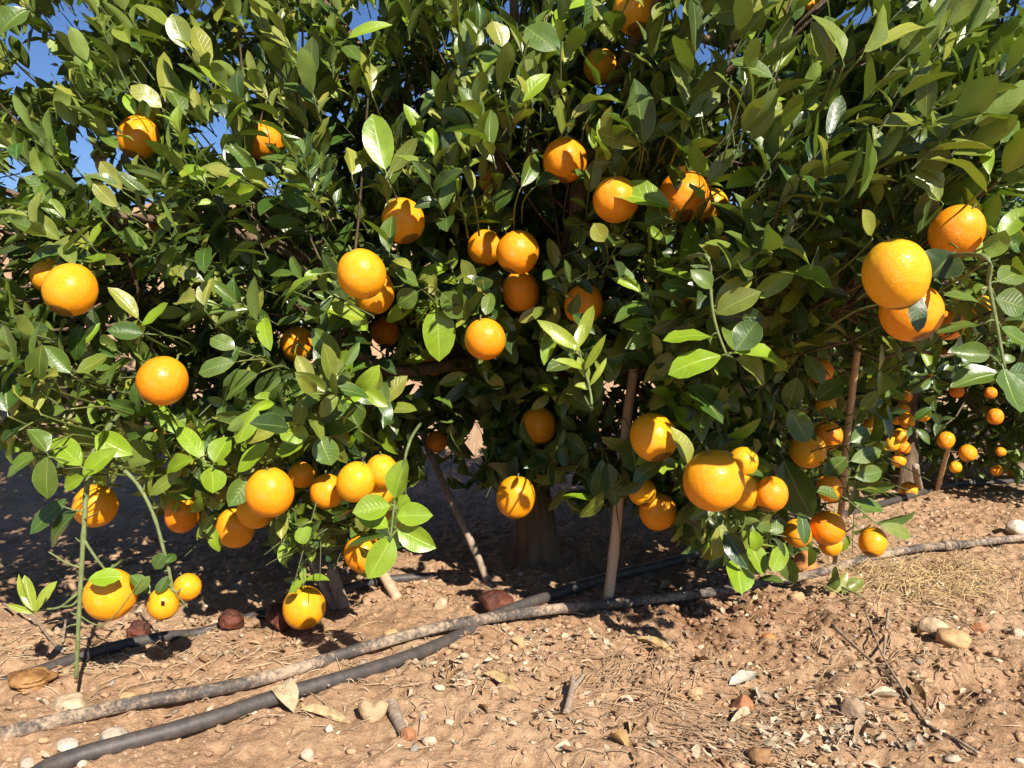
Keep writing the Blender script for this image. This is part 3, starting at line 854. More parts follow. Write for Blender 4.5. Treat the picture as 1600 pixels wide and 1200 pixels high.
def hang_fruit(p, r, mat, label, group, i, tilt=.45):
    o = bpy.data.objects.new('orange', FR[mat][(i + 1) % 5]); COL.objects.link(o)
    o.location = p; o.scale = (r, r, r)
    o.rotation_euler = (random.uniform(-tilt, tilt) + .12, random.uniform(-tilt, tilt), random.uniform(0, 6.28))
    tag(o, label, 'orange', group)
    s = bpy.data.objects.new('stem', ST[i % 2]); COL.objects.link(s); s.parent = o
    return o


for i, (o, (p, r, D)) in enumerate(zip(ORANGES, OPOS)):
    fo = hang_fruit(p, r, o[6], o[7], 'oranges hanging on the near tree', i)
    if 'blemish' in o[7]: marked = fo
# the square dark scar on one small fruit
bpy.context.view_layer.update()
mi_ = marked.matrix_world.inverted()
cl_ = mi_ @ Vector(CAM)
pv_ = []
for a_ in np.linspace(-.13, .13, 7):
    for b_ in np.linspace(-.17, .17, 7):
        tgt = marked.matrix_world @ Vector((0, 0, 0)) + Vector((a_ + .02 * math.sin(b_ * 30) - .02, 0, b_ + .02 * math.sin(a_ * 40))) * OPOS[37][1]
        tl_ = mi_ @ tgt
        hit_, loc_, nr_, _ = marked.ray_cast(cl_, (tl_ - cl_).normalized())
        pv_.append(np.array(loc_) + np.array(nr_) * .012)
b = Buf(); b.add(np.array(pv_), grid_quads(7, 7)[:, ::-1])
sc_ = b.build('blemish', M_ROT, marked)

# ------------------------------------------------------------------ prominent leaves and shoots of the near tree
HR = np.random.default_rng(23)
# base u, v, tip u, v, width, class (index of TINTS), extra depth
LONE = [
 (172, 140, 126, 147, 42, 2), (204, 128, 168, 136, 36, 2), (252, 168, 204, 127, 28, 4), (265, 65, 158, 33, 30, 3), (262, 42, 214, -4, 30, 3),
 (290, 75, 268, 18, 32, 3), (327, 100, 298, 44, 32, 4), (262, 162, 252, 84, 22, 4), (290, 180, 262, 128, 26, 2), (0, 52, 35, 2, 42, 2),
 (190, 296, 160, 256, 24, 4), (185, 290, 132, 266, 18, 2), (182, 323, 148, 288, 22, 4), (400, 262, 354, 220, 22, 2), (366, 276, 322, 257, 24, 4),
 (402, 294, 340, 318, 28, 5), (487, 301, 470, 264, 22, 4), (602, 264, 581, 184, 42, 5), (610, 270, 655, 217, 22, 3), (580, 142, 561, 64, 30, 4), (545, 59, 606, 24, 20, 5),
 (822, 43, 869, 74, 46, 2), (770, 34, 786, 70, 36, 4), (1005, 224, 994, 121, 42, 1), (988, 206, 947, 174, 34, 1), (998, 226, 925, 210, 28, 4), (1012, 222, 1070, 184, 24, 3),
 (1070, 166, 1049, 90, 36, 3), (1046, 323, 944, 286, 46, 5), (1046, 332, 1012, 346, 36, 2), (716, 301, 704, 254, 30, 5), (738, 298, 730, 255, 18, 4), (815, 291, 843, 234, 26, 2),
 (838, 291, 877, 267, 24, 1), (735, 197, 687, 171, 28, 2), (944, 377, 928, 349, 26, 4), (550, 272, 549, 223, 38, 4), (1182, 12, 1108, 22, 36, 2), (1350, 80, 1396, -12, 52, 3),
 (1316, 92, 1290, 2, 40, 3), (1375, 72, 1482, 4, 40, 4), (1300, 102, 1268, 28, 28, 3), (1448, 182, 1448, 104, 30, 3), (1206, 121, 1144, 86, 32, 2), (1072, 162, 1146, 95, 34, 3),
 (1075, 180, 1121, 149, 28, 3), (1450, 197, 1531, 164, 44, 3), (1505, 156, 1582, 139, 28, 4), (1564, 222, 1592, 156, 42, 2), (1546, 272, 1537, 193, 20, 5), (1355, 206, 1349, 310, 56, 2),
 (1382, 196, 1328, 180, 26, 4), (1106, 276, 1071, 231, 24, 5), (1106, 282, 1151, 234, 24, 3), (1135, 294, 1207, 262, 34, 5), (1096, 312, 1084, 278, 26, 2), (1281, 310, 1257, 273, 24, 1),
 (1362, 367, 1354, 328, 24, 4), (1468, 312, 1428, 268, 48, 3), (1545, 402, 1571, 358, 30, 5), (1560, 372, 1600, 328, 28, 5), (215, 497, 171, 443, 24, 4), (306, 470, 270, 465, 34, 4),
 (320, 477, 323, 428, 26, 4), (222, 507, 270, 476, 20, 5), (223, 521, 166, 515, 28, 1), (118, 562, 119, 512, 34, 1), (135, 537, 151, 503, 14, 5), (491, 432, 419, 471, 22, 5),
 (367, 545, 328, 523, 26, 2), (366, 566, 306, 577, 28, 2), (402, 585, 344, 621, 42, 2), (373, 576, 334, 632, 20, 1), (464, 556, 491, 602, 22, 4), (62, 592, 57, 543, 32, 2),
 (110, 582, 67, 539, 26, 2), (120, 582, 172, 559, 30, 3), (12, 642, 4, 576, 54, 1), (60, 640, 24, 570, 44, 4), (102, 640, 12, 648, 28, 2), (75, 714, 68, 782, 38, 2),
 (126, 727, 77, 677, 36, 5), (72, 706, 46, 666, 32, 2), (130, 742, 182, 699, 28, 5), (150, 681, 200, 711, 36, 5), (131, 746, 97, 761, 24, 5), (60, 711, -2, 736, 28, 2), (26, 680, 4, 727, 28, 4),
 (318, 717, 276, 659, 26, 5), (335, 722, 356, 677, 36, 5), (302, 718, 247, 736, 28, 5), (330, 730, 335, 770, 40, 5), (372, 737, 416, 690, 30, 5), (385, 692, 428, 664, 22, 4),
 (370, 692, 401, 638, 26, 5), (482, 681, 433, 672, 32, 5), (476, 690, 429, 713, 28, 5), (500, 681, 516, 727, 36, 2), (392, 745, 357, 792, 32, 2), (374, 666, 331, 650, 18, 4),
 (653, 447, 621, 419, 32, 2), (652, 456, 619, 476, 30, 2), (647, 482, 592, 494, 26, 5), (677, 474, 640, 512, 40, 5), (682, 477, 689, 565, 48, 5), (690, 458, 733, 496, 38, 2),
 (680, 461, 668, 424, 20, 4), (1082, 441, 1026, 417, 38, 5), (1016, 641, 1044, 596, 24, 4), (1018, 521, 1035, 563, 16, 4), (560, 667, 534, 619, 46, 2), (706, 641, 681, 617, 22, 2),
 (930, 786, 876, 761, 22, 5), (950, 724, 963, 792, 28, 1), (941, 719, 934, 786, 24, 1), (985, 679, 993, 737, 36, 1), (1035, 721, 989, 746, 24, 1), (1075, 604, 1141, 651, 42, 1),
 (1075, 727, 1064, 664, 30, 4), (1226, 720, 1266, 816, 56, 1), (1155, 726, 1201, 757, 22, 1), (1240, 428, 1309, 441, 44, 5), (1178, 421, 1206, 387, 24, 2), (1140, 413, 1206, 398, 28, 5),
 (440, 842, 440, 798, 18, 4), (1400, 470, 1452, 455, 20, 1), (1430, 456, 1440, 516, 26, 0, 1.0), (1490, 395, 1455, 430, 60, 0), (1330, 720, 1382, 702, 22, 2), (1335, 745, 1392, 735, 24, 2),
 (1340, 765, 1395, 762, 22, 3), (1335, 785, 1388, 790, 22, 2), (1330, 690, 1362, 668, 22, 2), (1345, 640, 1372, 612, 20, 2),
 (1258, 556, 1290, 596, 28, 2), (1318, 596, 1276, 622, 30, 2), (1322, 655, 1282, 636, 26, 3), (1270, 640, 1302, 662, 20, 1), (1235, 640, 1262, 690, 34, 2), (1245, 590, 1232, 640, 30, 1), (1275, 690, 1250, 660, 24, 2), (1322, 715, 1290, 742, 26, 2), (1310, 780, 1278, 756, 22, 2),
]
# shoots: name label, stem path (u, v), depth, stem radius, leaves
SHOOTS = [
 ('bright yellow-green young shoot standing out from the dark centre', [(925, 640), (921, 605), (908, 560), (902, 530)], 1.30, .0022,
  [(905, 547, 844, 494, 20, 6), (906, 552, 857, 520, 16, 6), (901, 545, 926, 478, 18, 6), (898, 548, 912, 504, 14, 6), (914, 577, 946, 524, 12, 6), (912, 577, 872, 558, 13, 6), (920, 592, 905, 559, 15, 6), (922, 602, 949, 560, 9, 6), (921, 607, 899, 600, 11, 6)]),
 ('fresh bright green sprig of broad leaves hanging in front of the shaded orange', [(640, 690), (628, 740), (616, 790), (610, 845)], 1.16, .0022,
  [(617, 778, 632, 716, 40, 5), (609, 790, 550, 800, 38, 5), (606, 824, 559, 803, 32, 5), (620, 806, 676, 804, 34, 5), (622, 826, 681, 857, 36, 5), (612, 838, 577, 906, 42, 5), (622, 797, 636, 774, 24, 5), (600, 838, 538, 848, 28, 1)]),
 ('small tuft of narrow leaves right above the yellowish low orange', [(470, 850), (474, 880), (475, 918)], 1.52, .0018,
  [(473, 905, 441, 909, 9, 2), (475, 912, 471, 878, 10, 5), (478, 906, 513, 898, 16, 5), (487, 877, 485, 838, 15, 5), (474, 908, 450, 925, 14, 5)]),
 ('drooping green twig with paired bright leaves beside the half hidden orange', [(1105, 400), (1110, 440), (1113, 482), (1122, 520), (1136, 556)], 1.12, .0026,
  [(1118, 478, 1176, 424, 28, 4), (1120, 490, 1186, 450, 36, 3), (1111, 526, 1038, 516, 34, 5), (1126, 556, 1044, 572, 42, 5), (1150, 547, 1181, 504, 40, 1), (1150, 552, 1245, 558, 46, 5), (1150, 562, 1212, 592, 36, 3), (1112, 450, 1085, 418, 26, 2)]),
 ('grey-green hanging twig with broad leaves at the outer edge above the neighbour tree', [(1538, 400), (1545, 445), (1556, 500), (1570, 578)], .95, .0028,
  [(1537, 506, 1464, 504, 28, 2), (1546, 554, 1491, 549, 30, 2), (1560, 584, 1488, 596, 38, 2), (1568, 577, 1586, 650, 54, 2), (1576, 582, 1625, 590, 36, 1), (1565, 512, 1608, 546, 32, 2), (1556, 466, 1608, 481, 42, 2), (1530, 472, 1477, 455, 32, 2), (1560, 440, 1600, 420, 36, 2)]),
 ('low bright sprig with a big yellow-green leaf resting near the muddy pipe', [(1185, 790), (1170, 830), (1165, 860)], 1.60, .0024,
  [(1152, 862, 1153, 928, 50, 5), (1170, 847, 1197, 897, 36, 5), (1226, 850, 1204, 892, 28, 5), (1160, 847, 1109, 888, 20, 1), (1230, 870, 1241, 914, 28, 2), (1188, 902, 1224, 906, 16, 2), (1180, 840, 1165, 820, 24, 2), (1250, 800, 1264, 850, 22, 1), (1260, 845, 1280, 880, 24, 1), (1200, 830, 1232, 815, 20, 2)]),
 ('dark pair of leaves reaching out past the yellowish lone orange', [(1335, 790), (1362, 812), (1380, 820)], 1.64, .002,
  [(1372, 816, 1446, 808, 18, 1), (1376, 820, 1434, 838, 20, 3), (1345, 800, 1392, 790, 22, 2)]),
 ('tiny yellow-green tuft at the end of a side twig low over the soil', [(124, 925), (95, 948), (70, 952), (52, 956)], 1.25, .0022,
  [(52, 956, 19, 903, 12, 6), (52, 954, 36, 898, 18, 6), (54, 954, 80, 909, 16, 6), (52, 958, 12, 944, 9, 6), (56, 956, 66, 930, 10, 6)]),
]
TINTS = np.vstack([TINTS, [(.21, .27, .025)]])


def hero_leaves(buf, rows, D=None):
    R = np.array([r[:6] for r in rows], float)
    dd = ctrl_depth(R[:, 0], R[:, 1]) - .03 if D is None else np.full(len(R), D)
    dd = dd + HR.normal(0, .012, len(R))
    dd = np.array([r[6] if len(r) > 6 else q_ for r, q_ in zip(rows, dd)])
    P0 = at(R[:, 0], R[:, 1], dd); P1 = at(R[:, 2], R[:, 3], dd + HR.normal(0, .016, len(R)) - .004)
    d = P1 - P0; L = np.linalg.norm(d, axis=1)
    Wd = R[:, 4] * dd / F * 1.12
    n = np.tile(np.array([.14, -.80, .50]), (len(R), 1)) + HR.normal(0, .38, (len(R), 3))
    ti = TINTS[R[:, 5].astype(int)] * HR.uniform(.88, 1.15, (len(R), 1))
    place_leaves(buf, P0, d, n, L, Wd, ti, FINE, HR.choice([0, 1, 2, 4, 5, 6, 7], len(R)))
    return P0, d


lone = Buf()
P0s, ds = hero_leaves(lone, LONE)
lt = Buf()
for p, d_ in zip(P0s, ds):
    dn = norm(d_)
    q2 = p - dn * .03 + FWD * .06
    V, Q, uv = tube(smooth_path([q2 + FWD * .1 - np.array([0, 0, .02]), q2, p - dn * .008], 7), np.linspace(.0022, .0012, 7), 5)
    lone.add(V, Q, np.tile([.5, .5], (len(V), 1)), (.05, .07, .02))
child(lone, 'outer_leaves', M_LEAF, tree)
for lab, path, D, rad, rows in SHOOTS:
    b = Buf()
    P = np.array([at(u, v, D) for u, v in path])
    back = P[0] + FWD * .14 + np.array([0, 0, .02])
    V, Q, uv = tube(smooth_path(np.vstack([back, P]), 18), np.linspace(rad * 1.25, rad * .7, 18), 6)
    b.add(V, Q, uv, mat=1)
    hero_leaves(b, rows, D)
    for r in rows:                                 # leaf stalks back to the stem
        p = at(r[0], r[1], D)
        pu = np.array(path); j = np.hypot(pu[:, 0] - r[0], pu[:, 1] - r[1]).argmin()
        V, Q, uv = tube(np.array([P[j], (P[j] + p) / 2 + [0, 0, .002], p]), [.0012, .001, .001], 4)
        b.add(V, Q, uv, mat=1)
    o = child(b, 'leafy_shoot', [M_LEAF, M_STEMG], tree)
    o['label'] = lab


def bare_twig(main, rad, sides, lab, leaves=()):
    b = Buf()
    P = smooth_path([at(*m) for m in main], 40)
    rr = np.linspace(rad[0], rad[1], 40) * (1 + .10 * np.sin(np.arange(40) * 1.9) + .12 * (np.arange(40) % 5 == 0))
    V, Q, uv = tube(P, rr, 8); b.add(V, Q, uv, mat=1)
    for s in sides:
        Ps = smooth_path([at(*m) for m in s[:-1]], 10)
        V, Q, uv = tube(Ps, np.linspace(s[-1], s[-1] * .55, 10), 6); b.add(V, Q, uv, mat=1)
    for i in range(3, 38, 3):                      # buds and thorns
        d_ = norm(HR.normal(size=3)); d_[1] = -abs(d_[1]) * .5
        V, Q, uv = tube(np.array([P[i], P[i] + d_ * .008, P[i] + d_ * .014 + [0, 0, .003]]), [.0022, .0014, .0004], 5); b.add(V, Q, uv, mat=1)
    if leaves: hero_leaves(b, leaves, main[len(main) // 2][2] - .01)
    o = child(b, 'bare_twig', [M_LEAF, M_STEMG], tree); o['label'] = lab


bare_twig([(190, 640, 1.4), (150, 700, 1.27), (136, 760, 1.25), (131, 830, 1.24), (126, 910, 1.24), (122, 990, 1.24), (119, 1060, 1.25)], (.0052, .0030),
    [[(130, 888, 1.24), (105, 880, 1.23), (76, 862, 1.22), .0022], [(132, 845, 1.24), (150, 872, 1.24), (166, 892, 1.25), .0030], [(131, 800, 1.24), (112, 796, 1.23), (95, 790, 1.22), .0018],
     [(124, 935, 1.24), (112, 946, 1.24), (95, 948, 1.25), .0026], [(124, 962, 1.24), (165, 975, 1.22), (222, 905, 1.2), .0014], [(122, 975, 1.24), (108, 978, 1.24), (98, 985, 1.24), .0016], [(131, 812, 1.24), (143, 806, 1.22), (152, 800, 1.21), .0014]],
    'upright bare green twig with thorns reaching down to the soil',
    [(139, 905, 187, 897, 28, 5, 1.195), (203, 900, 236, 922, 20, 2), (210, 930, 232, 905, 14, 2), (120, 800, 60, 850, 34, 1), (105, 780, 40, 832, 30, 1)])
bare_twig([(150, 690, 1.32), (180, 722, 1.28), (215, 757, 1.27), (240, 805, 1.27), (256, 860, 1.27), (267, 905, 1.27), (269, 924, 1.27)], (.0036, .0024),
    [[(268, 918, 1.27), (278, 925, 1.27), (290, 905, 1.30), .0022], [(267, 920, 1.27), (262, 925, 1.27), (256, 928, 1.27), .0022], [(272, 925, 1.27), (282, 936, 1.26), (293, 949, 1.25), .0014]],
    'arched bare green twig ending in two small oranges',
    [(256, 865, 240, 890, 20, 1), (258, 880, 276, 862, 14, 1), (262, 900, 248, 930, 16, 1)])

# ------------------------------------------------------------------ neighbour trees of the row
def make_tree(x, y, rad, cz, seed, label, nsh, trunk_h=.40, tr=.042, open_r=.32):
    r = np.random.default_rng(seed)
    B = np.array([x, y, float(H(x, y))])
    t = empty('orange_tree', B)
    tag(t, label, 'tree', 'orange trees of the row')
    fk = B + np.array([.02, .03, trunk_h])
    b = Buf(); add_trunk(b, B - np.array([0, 0, .05]), fk, tr, tr * .8, seed); child(b, 'trunk', M_BARK, t, B)
    C = B + np.array([.05, .12, cz])
    rad = np.array(rad)
    lp = []
    for i in range(7):
        a = i * .9 + r.uniform(0, .5)
        e = C + rad * np.array([math.cos(a) * .75, math.sin(a) * .75, r.uniform(-.2, .6)])
        P = smooth_path([fk - [0, 0, .04], fk * .6 + e * .4 + [0, 0, .08], e], 14)
        b = Buf(); V, Q, uv = tube(P, np.linspace(tr * .55, .006, 14), 7); b.add(V, Q, uv); child(b, 'limb', M_BARK, t, B)
        lp.append(P[3:])
    q = norm(r.normal(size=(nsh, 3)))
    q = q / (np.abs(q) ** 4).sum(1, keepdims=True) ** .25 * .95
    bulge = 1 + .16 * np.sin(q[:, 0] * 5 + seed) * np.cos(q[:, 2] * 6 + seed * 2) + .10 * np.sin(q[:, 1] * 9 + q[:, 0] * 7)
    Pp = C + q * rad * (bulge * r.random(nsh) ** .28)[:, None]
    hor = np.hypot(Pp[:, 0] - B[0], Pp[:, 1] - B[1] + .25)
    ok_ = ~((hor < open_r) & (Pp[:, 2] < B[2] + .52)) & (Pp[:, 2] > B[2] + .10)
    Pp = Pp[ok_]
    A_ = norm(norm(Pp - C) + [0, 0, .3] + r.normal(0, .4, Pp.shape))
    nlf = r.integers(5, 10, len(Pp))
    ix, bs, d_, n_, L_, W_, f_, sl_ = shoots_to_leaves(Pp - A_ * .07, A_, nlf, r, .076)
    ti = TINTS[r.choice(6, len(ix), p=[.25, .32, .22, .12, .05, .04])] * r.uniform(.8, 1.2, (len(ix), 1))
    cu, cv, cd = proj(bs + d_ * (L_ * .5)[:, None])
    kp = np.ones(len(bs), bool)
    for fu, fv, fd, fD, _l in FAR:
        kp &= ~((np.hypot(cu - fu, cv - fv) < fd * .5 + 4) & (cd < fD + .03) & (r.random(len(bs)) < .88))
    bs, d_, n_, L_, W_, ti, ix = bs[kp], d_[kp], n_[kp], L_[kp], W_[kp], ti[kp], ix[kp]
    b = Buf(); place_leaves(b, bs, d_, n_, L_, W_, ti, COARSE, r.integers(0, len(COARSE), len(ix)))
    child(b, 'crown', M_LEAF, t, B)
    b = Buf(); add_twigs(b, Pp - A_ * .07, A_, sl_, ix, np.concatenate(lp), r, .35); child(b, 'twigs', [M_TWIG, M_BARK], t, B)
    return t


g, _ = ground_at(1418, 768)
FAR = [
 (1415, 619, 20, 3.05, 'top orange of the upper bunch on the second tree'), (1410, 641, 22, 3.02, 'shaded orange in the middle of the upper bunch on the second tree'),
 (1417, 657, 23, 2.98, 'lowest orange of the upper bunch on the second tree'), (1443, 648, 21, 3.0, 'bright orange a little apart from the upper bunch, leaf at its side'),
 (1401, 655, 18, 3.08, 'darkest orange at the back of the upper bunch on the second tree'), (1407, 681, 22, 3.05, 'topmost orange of the lower bunch in front of the second trunk'),
 (1394, 694, 22, 2.98, 'brightest orange of the lower bunch in front of the second trunk'), (1411, 699, 21, 3.08, 'shaded orange at the back of the lower bunch on the second tree'),
 (1381, 706, 16, 3.1, 'small dark orange at the outer side of the lower bunch'), (1404, 719, 22, 3.0, 'lowest hanging orange below a leaf in front of the second trunk'),
 (1478, 688, 25, 3.0, 'orange hanging above the thin leaning cane of the second tree'), (1512, 708, 26, 3.0, 'large low orange hanging past the cane of the second tree'),
 (1555, 651, 24, 2.95, 'lone orange under the big drooping leaf in the second tree'), (1495, 611, 22, 3.05, 'shaded orange beside the pale drooping leaf tip in the second tree'),
 (1548, 614, 18, 3.05, 'orange half hidden behind the hanging twig in front of the second tree'), (1480, 547, 22, 3.1, 'dim orange highest in the second tree under the large pair'),
 (1457, 583, 14, 3.1, 'tiny dim orange in the dark leaves of the second tree'), (1564, 706, 14, 3.0, 'small pale orange low at the outer leaves of the second tree'),
 (1557, 735, 17, 3.1, 'dark unlit orange close to the ground past the cane'), (1493, 730, 18, 3.15, 'dark orange in deep shade behind the cane of the second tree'),
]
FAR = [(u, v, d_, g[1] - .46 + (D - 3.0) + (.14 if any(w_ in lab for w_ in ('dark', 'dim', 'shaded')) else 0), lab) for u, v, d_, D, lab in FAR]
tag(tree, group='orange trees of the row')
make_tree(g[0], g[1] + .02, (1.0, .75, .66), .70, 5, 'second orange tree of the row, its trunk standing beyond the near crown edge', 1900)
make_tree(g[0] + 1.75, g[1] + 1.65, (1.1, .9, .75), .85, 6, 'third orange tree, farthest along the row behind the second', 800)
make_tree(g[0] + 3.6, g[1] + 3.3, (1.1, .9, .75), .85, 8, 'distant orange tree at the far end, mostly hidden by the others', 320)

for i, (u, v, d_, D, lab) in enumerate(FAR):
    hang_fruit(at(u, v, D), d_ * D / F / 2, 0, lab, 'oranges hanging on the second tree', i)

# ------------------------------------------------------------------ irrigation pipes
def pipe(px, rad, mat, label, lifts, n=160, sink=.0):
    P = []
    for (u, v), l in zip(px, lifts):
        q, _ = ground_at(u, v)
        q = np.array([q[0], q[1], float(base_h(q[0], q[1])) + .004 + rad * .75 + l]); P.append(q)
    P = np.array(P)
    tt = np.linspace(-1, 1, len(P))
    P[:, 2] = np.polyval(np.polyfit(tt, P[:, 2] - lifts, 4), tt) + lifts
    S = smooth_path(P, n)
    S[:, 2] += .0012 * vnoise(np.arange(n) * .08, np.arange(n) * 0., 5)
    V, Q, uv = tube(S, rad, 18)
    b = Buf(); b.add(V, Q, uv)
    o = b.build('irrigation_pipe', mat, None, True, loc=S[n // 2])
    return tag(o, label, 'pipe', 'irrigation pipes along the row'), S


P1 = [(-90, 1180), (0, 1160), (200, 1119), (400, 1072), (600, 1020), (700, 997), (850, 968), (1000, 953), (1100, 940), (1200, 921), (1280, 906), (1350, 884), (1430, 868), (1500, 861), (1600, 853), (1720, 843)]
o1, S1 = pipe(P1, .0108, M_PIPE_MUD, 'mud caked pipe running right across the picture, lying over the smooth black pipe', [0, 0, 0, 0, .010, .018, .012, .005, .004, .004, .005, .007, .010, .012, .012, .012])
k = int(np.argmin(np.abs(proj(S1)[0] - 1490)))
V, Q, uv = tube(S1[k - 2:k + 2], .0145, 18)
b = Buf(); b.add(V, Q, uv); child(b, 'coupling', M_PIPE_MUD, o1)
P2 = [(40, 1236), (110, 1200), (300, 1147), (440, 1099), (560, 1060), (650, 1028), (720, 998), (770, 974), (860, 944), (950, 915), (1050, 884), (1110, 864), (1250, 828), (1400, 786), (1490, 763), (1550, 757), (1640, 753)]
o2, S2 = pipe(P2, .0122, M_PIPE, 'clean smooth black pipe passing under the muddy one towards the second tree', [0, 0, 0, .0, 0, -.004, -.006, 0, .004, .004, .002, 0, 0, 0, 0, 0, 0], 200)
k = int(np.argmin(np.abs(proj(S2)[0] - 895)))
V, Q, uv = tube(S2[k:k + 4], .0138, 18)
b = Buf(); b.add(V, Q, uv); child(b, 'coupling', M_PIPE, o2)
P3 = [(-60, 1080), (0, 1066), (60, 1050), (110, 1037), (190, 1019), (260, 1003), (300, 992), (335, 984), (420, 962), (470, 950), (520, 935), (600, 915), (680, 900)]
o3, S3 = pipe(P3, .0105, M_PIPE, 'thinner half buried pipe behind the upright bare twig', [-.014, -.012, -.008, -.004, -.002, -.002, -.010, -.008, 0, 0, 0, 0, -.01], 120)

# ------------------------------------------------------------------ stakes
def stake(base, top, r, mat, label, point=False, name='wooden_stake', nodes=True):
    B0, t = ground_at(*base)
    T = at(*top)
    n = 30
    P = B0[None] - (T - B0)[None] * .04 + (T - B0)[None] * np.linspace(0, 1.04, n)[:, None]
    w = .004 * np.linalg.norm(T - B0)
    P[:, 0] += w * np.sin(np.linspace(0, 7, n)); P[:, 1] += w * np.sin(np.linspace(1, 6, n))
    rr = np.linspace(r, r * .86, n)
    if nodes: rr[[7, 15, 23]] *= 1.10
    else: rr *= 1 + .06 * np.sin(np.arange(n) * 1.3)
    if point: rr[-6:] *= np.linspace(1, .12, 6)
    V, Q, uv = tube(P, rr, 12 if not point else 7)
    b = Buf(); b.add(V, Q, uv)
    o = b.build(name, mat, None, True, loc=B0)
    return tag(o, label, 'stake', 'stakes propping the orange trees')


stake((948, 950), (993, 548, 1.70), .0120, M_STAKE, 'tallest thick tan cane propping the near tree, foot by the pipes')
stake((1305, 886), (1339, 538, 1.62), .0085, M_STAKE, 'slim pale cane leaning at the outer edge of the near tree, oranges at its foot')
stake((764, 913), (650, 655, 2.15), .0095, M_GREYWOOD, 'thin dark stick leaning under the crown beside the trunk')
stake((537, 954), (515, 880, 1.76), .0155, M_GREYWOOD, 'short weathered stake with a pointed top behind the yellowish low orange', True, nodes=False)
stake((524, 952), (478, 850, 1.85), .0125, M_GREYWOOD, 'short blunt shaded stake right beside the pointed one', nodes=False)
stake((619, 932), (570, 850, 1.95), .0125, M_STAKE, 'short stick leaning under the deep shaded orange and bright sprig')
stake((1160, 835), (1164, 740, 2.2), .0085, M_STAKE, 'thin half hidden cane between the big low orange and skirt sprig')
stake((1464, 768), (1484, 694, 2.85), .0095, M_STAKE, 'leaning cane in front of the second tree under an orange')
stake((1437, 770), (1430, 728, 2.85), .0145, M_GREYWOOD, 'short grey stub right beside the trunk of the second tree', nodes=False)

# ------------------------------------------------------------------ stones, fallen fruit, dry leaves, twigs
def n3(P, s, seed):
    return (vnoise(P[:, 0] * s + P[:, 2] * s * .7, P[:, 1] * s - P[:, 2] * s * .6, seed) + vnoise(P[:, 2] * s + 3.1, P[:, 0] * s * .8 - P[:, 1] * s * .8, seed + 3)) * .5


def rock_mesh(seed, nu=22, nv=14, lump=.22, cuts=4):
    r = np.random.default_rng(seed)
    th = np.linspace(.03, math.pi - .03, nv)[:, None]; ph = (np.arange(nu) / nu * 2 * math.pi)[None]
    P = np.stack([np.sin(th) * np.cos(ph), np.sin(th) * np.sin(ph), np.cos(th) + 0 * ph], -1).reshape(-1, 3)
    P = P * (1 + lump * n3(P, 1.5, seed) + lump * .4 * n3(P, 4, seed + 1))[:, None]
    for _ in range(cuts):
        nrm = norm(r.normal(size=3)); h = r.uniform(.55, .85)
        dd = P @ nrm
        P = P - np.clip(dd - h, 0, None)[:, None] * nrm * .9
    return P, grid_quads(nv, nu, True)[:, ::-1]


def rock(u, v, w, h, tint, label, seed, name='stone', cat='stone', group='loose stones on the soil', lump=.22, cuts=4, sink=.25, mat=None, depth=.8):
    B0, t = ground_at(u, v + h * .35)
    q = (B0 - CAM) @ FWD
    sx = w / 2 * q / F; sz = h / 2 * q / F * 1.15
    P, Q = rock_mesh(seed, 28, 18, lump, cuts)
    P = P * np.array([sx, sx * depth, sz])
    b = Buf(); b.add(P, Q, None, tint)
    o = b.build(name, mat or M_STONE)
    o.location = B0 + np.array([0, 0, sz * (1 - sink * 2)]); o.rotation_euler = (0, 0, random.uniform(-.3, .3))
    return tag(o, label, cat, group)


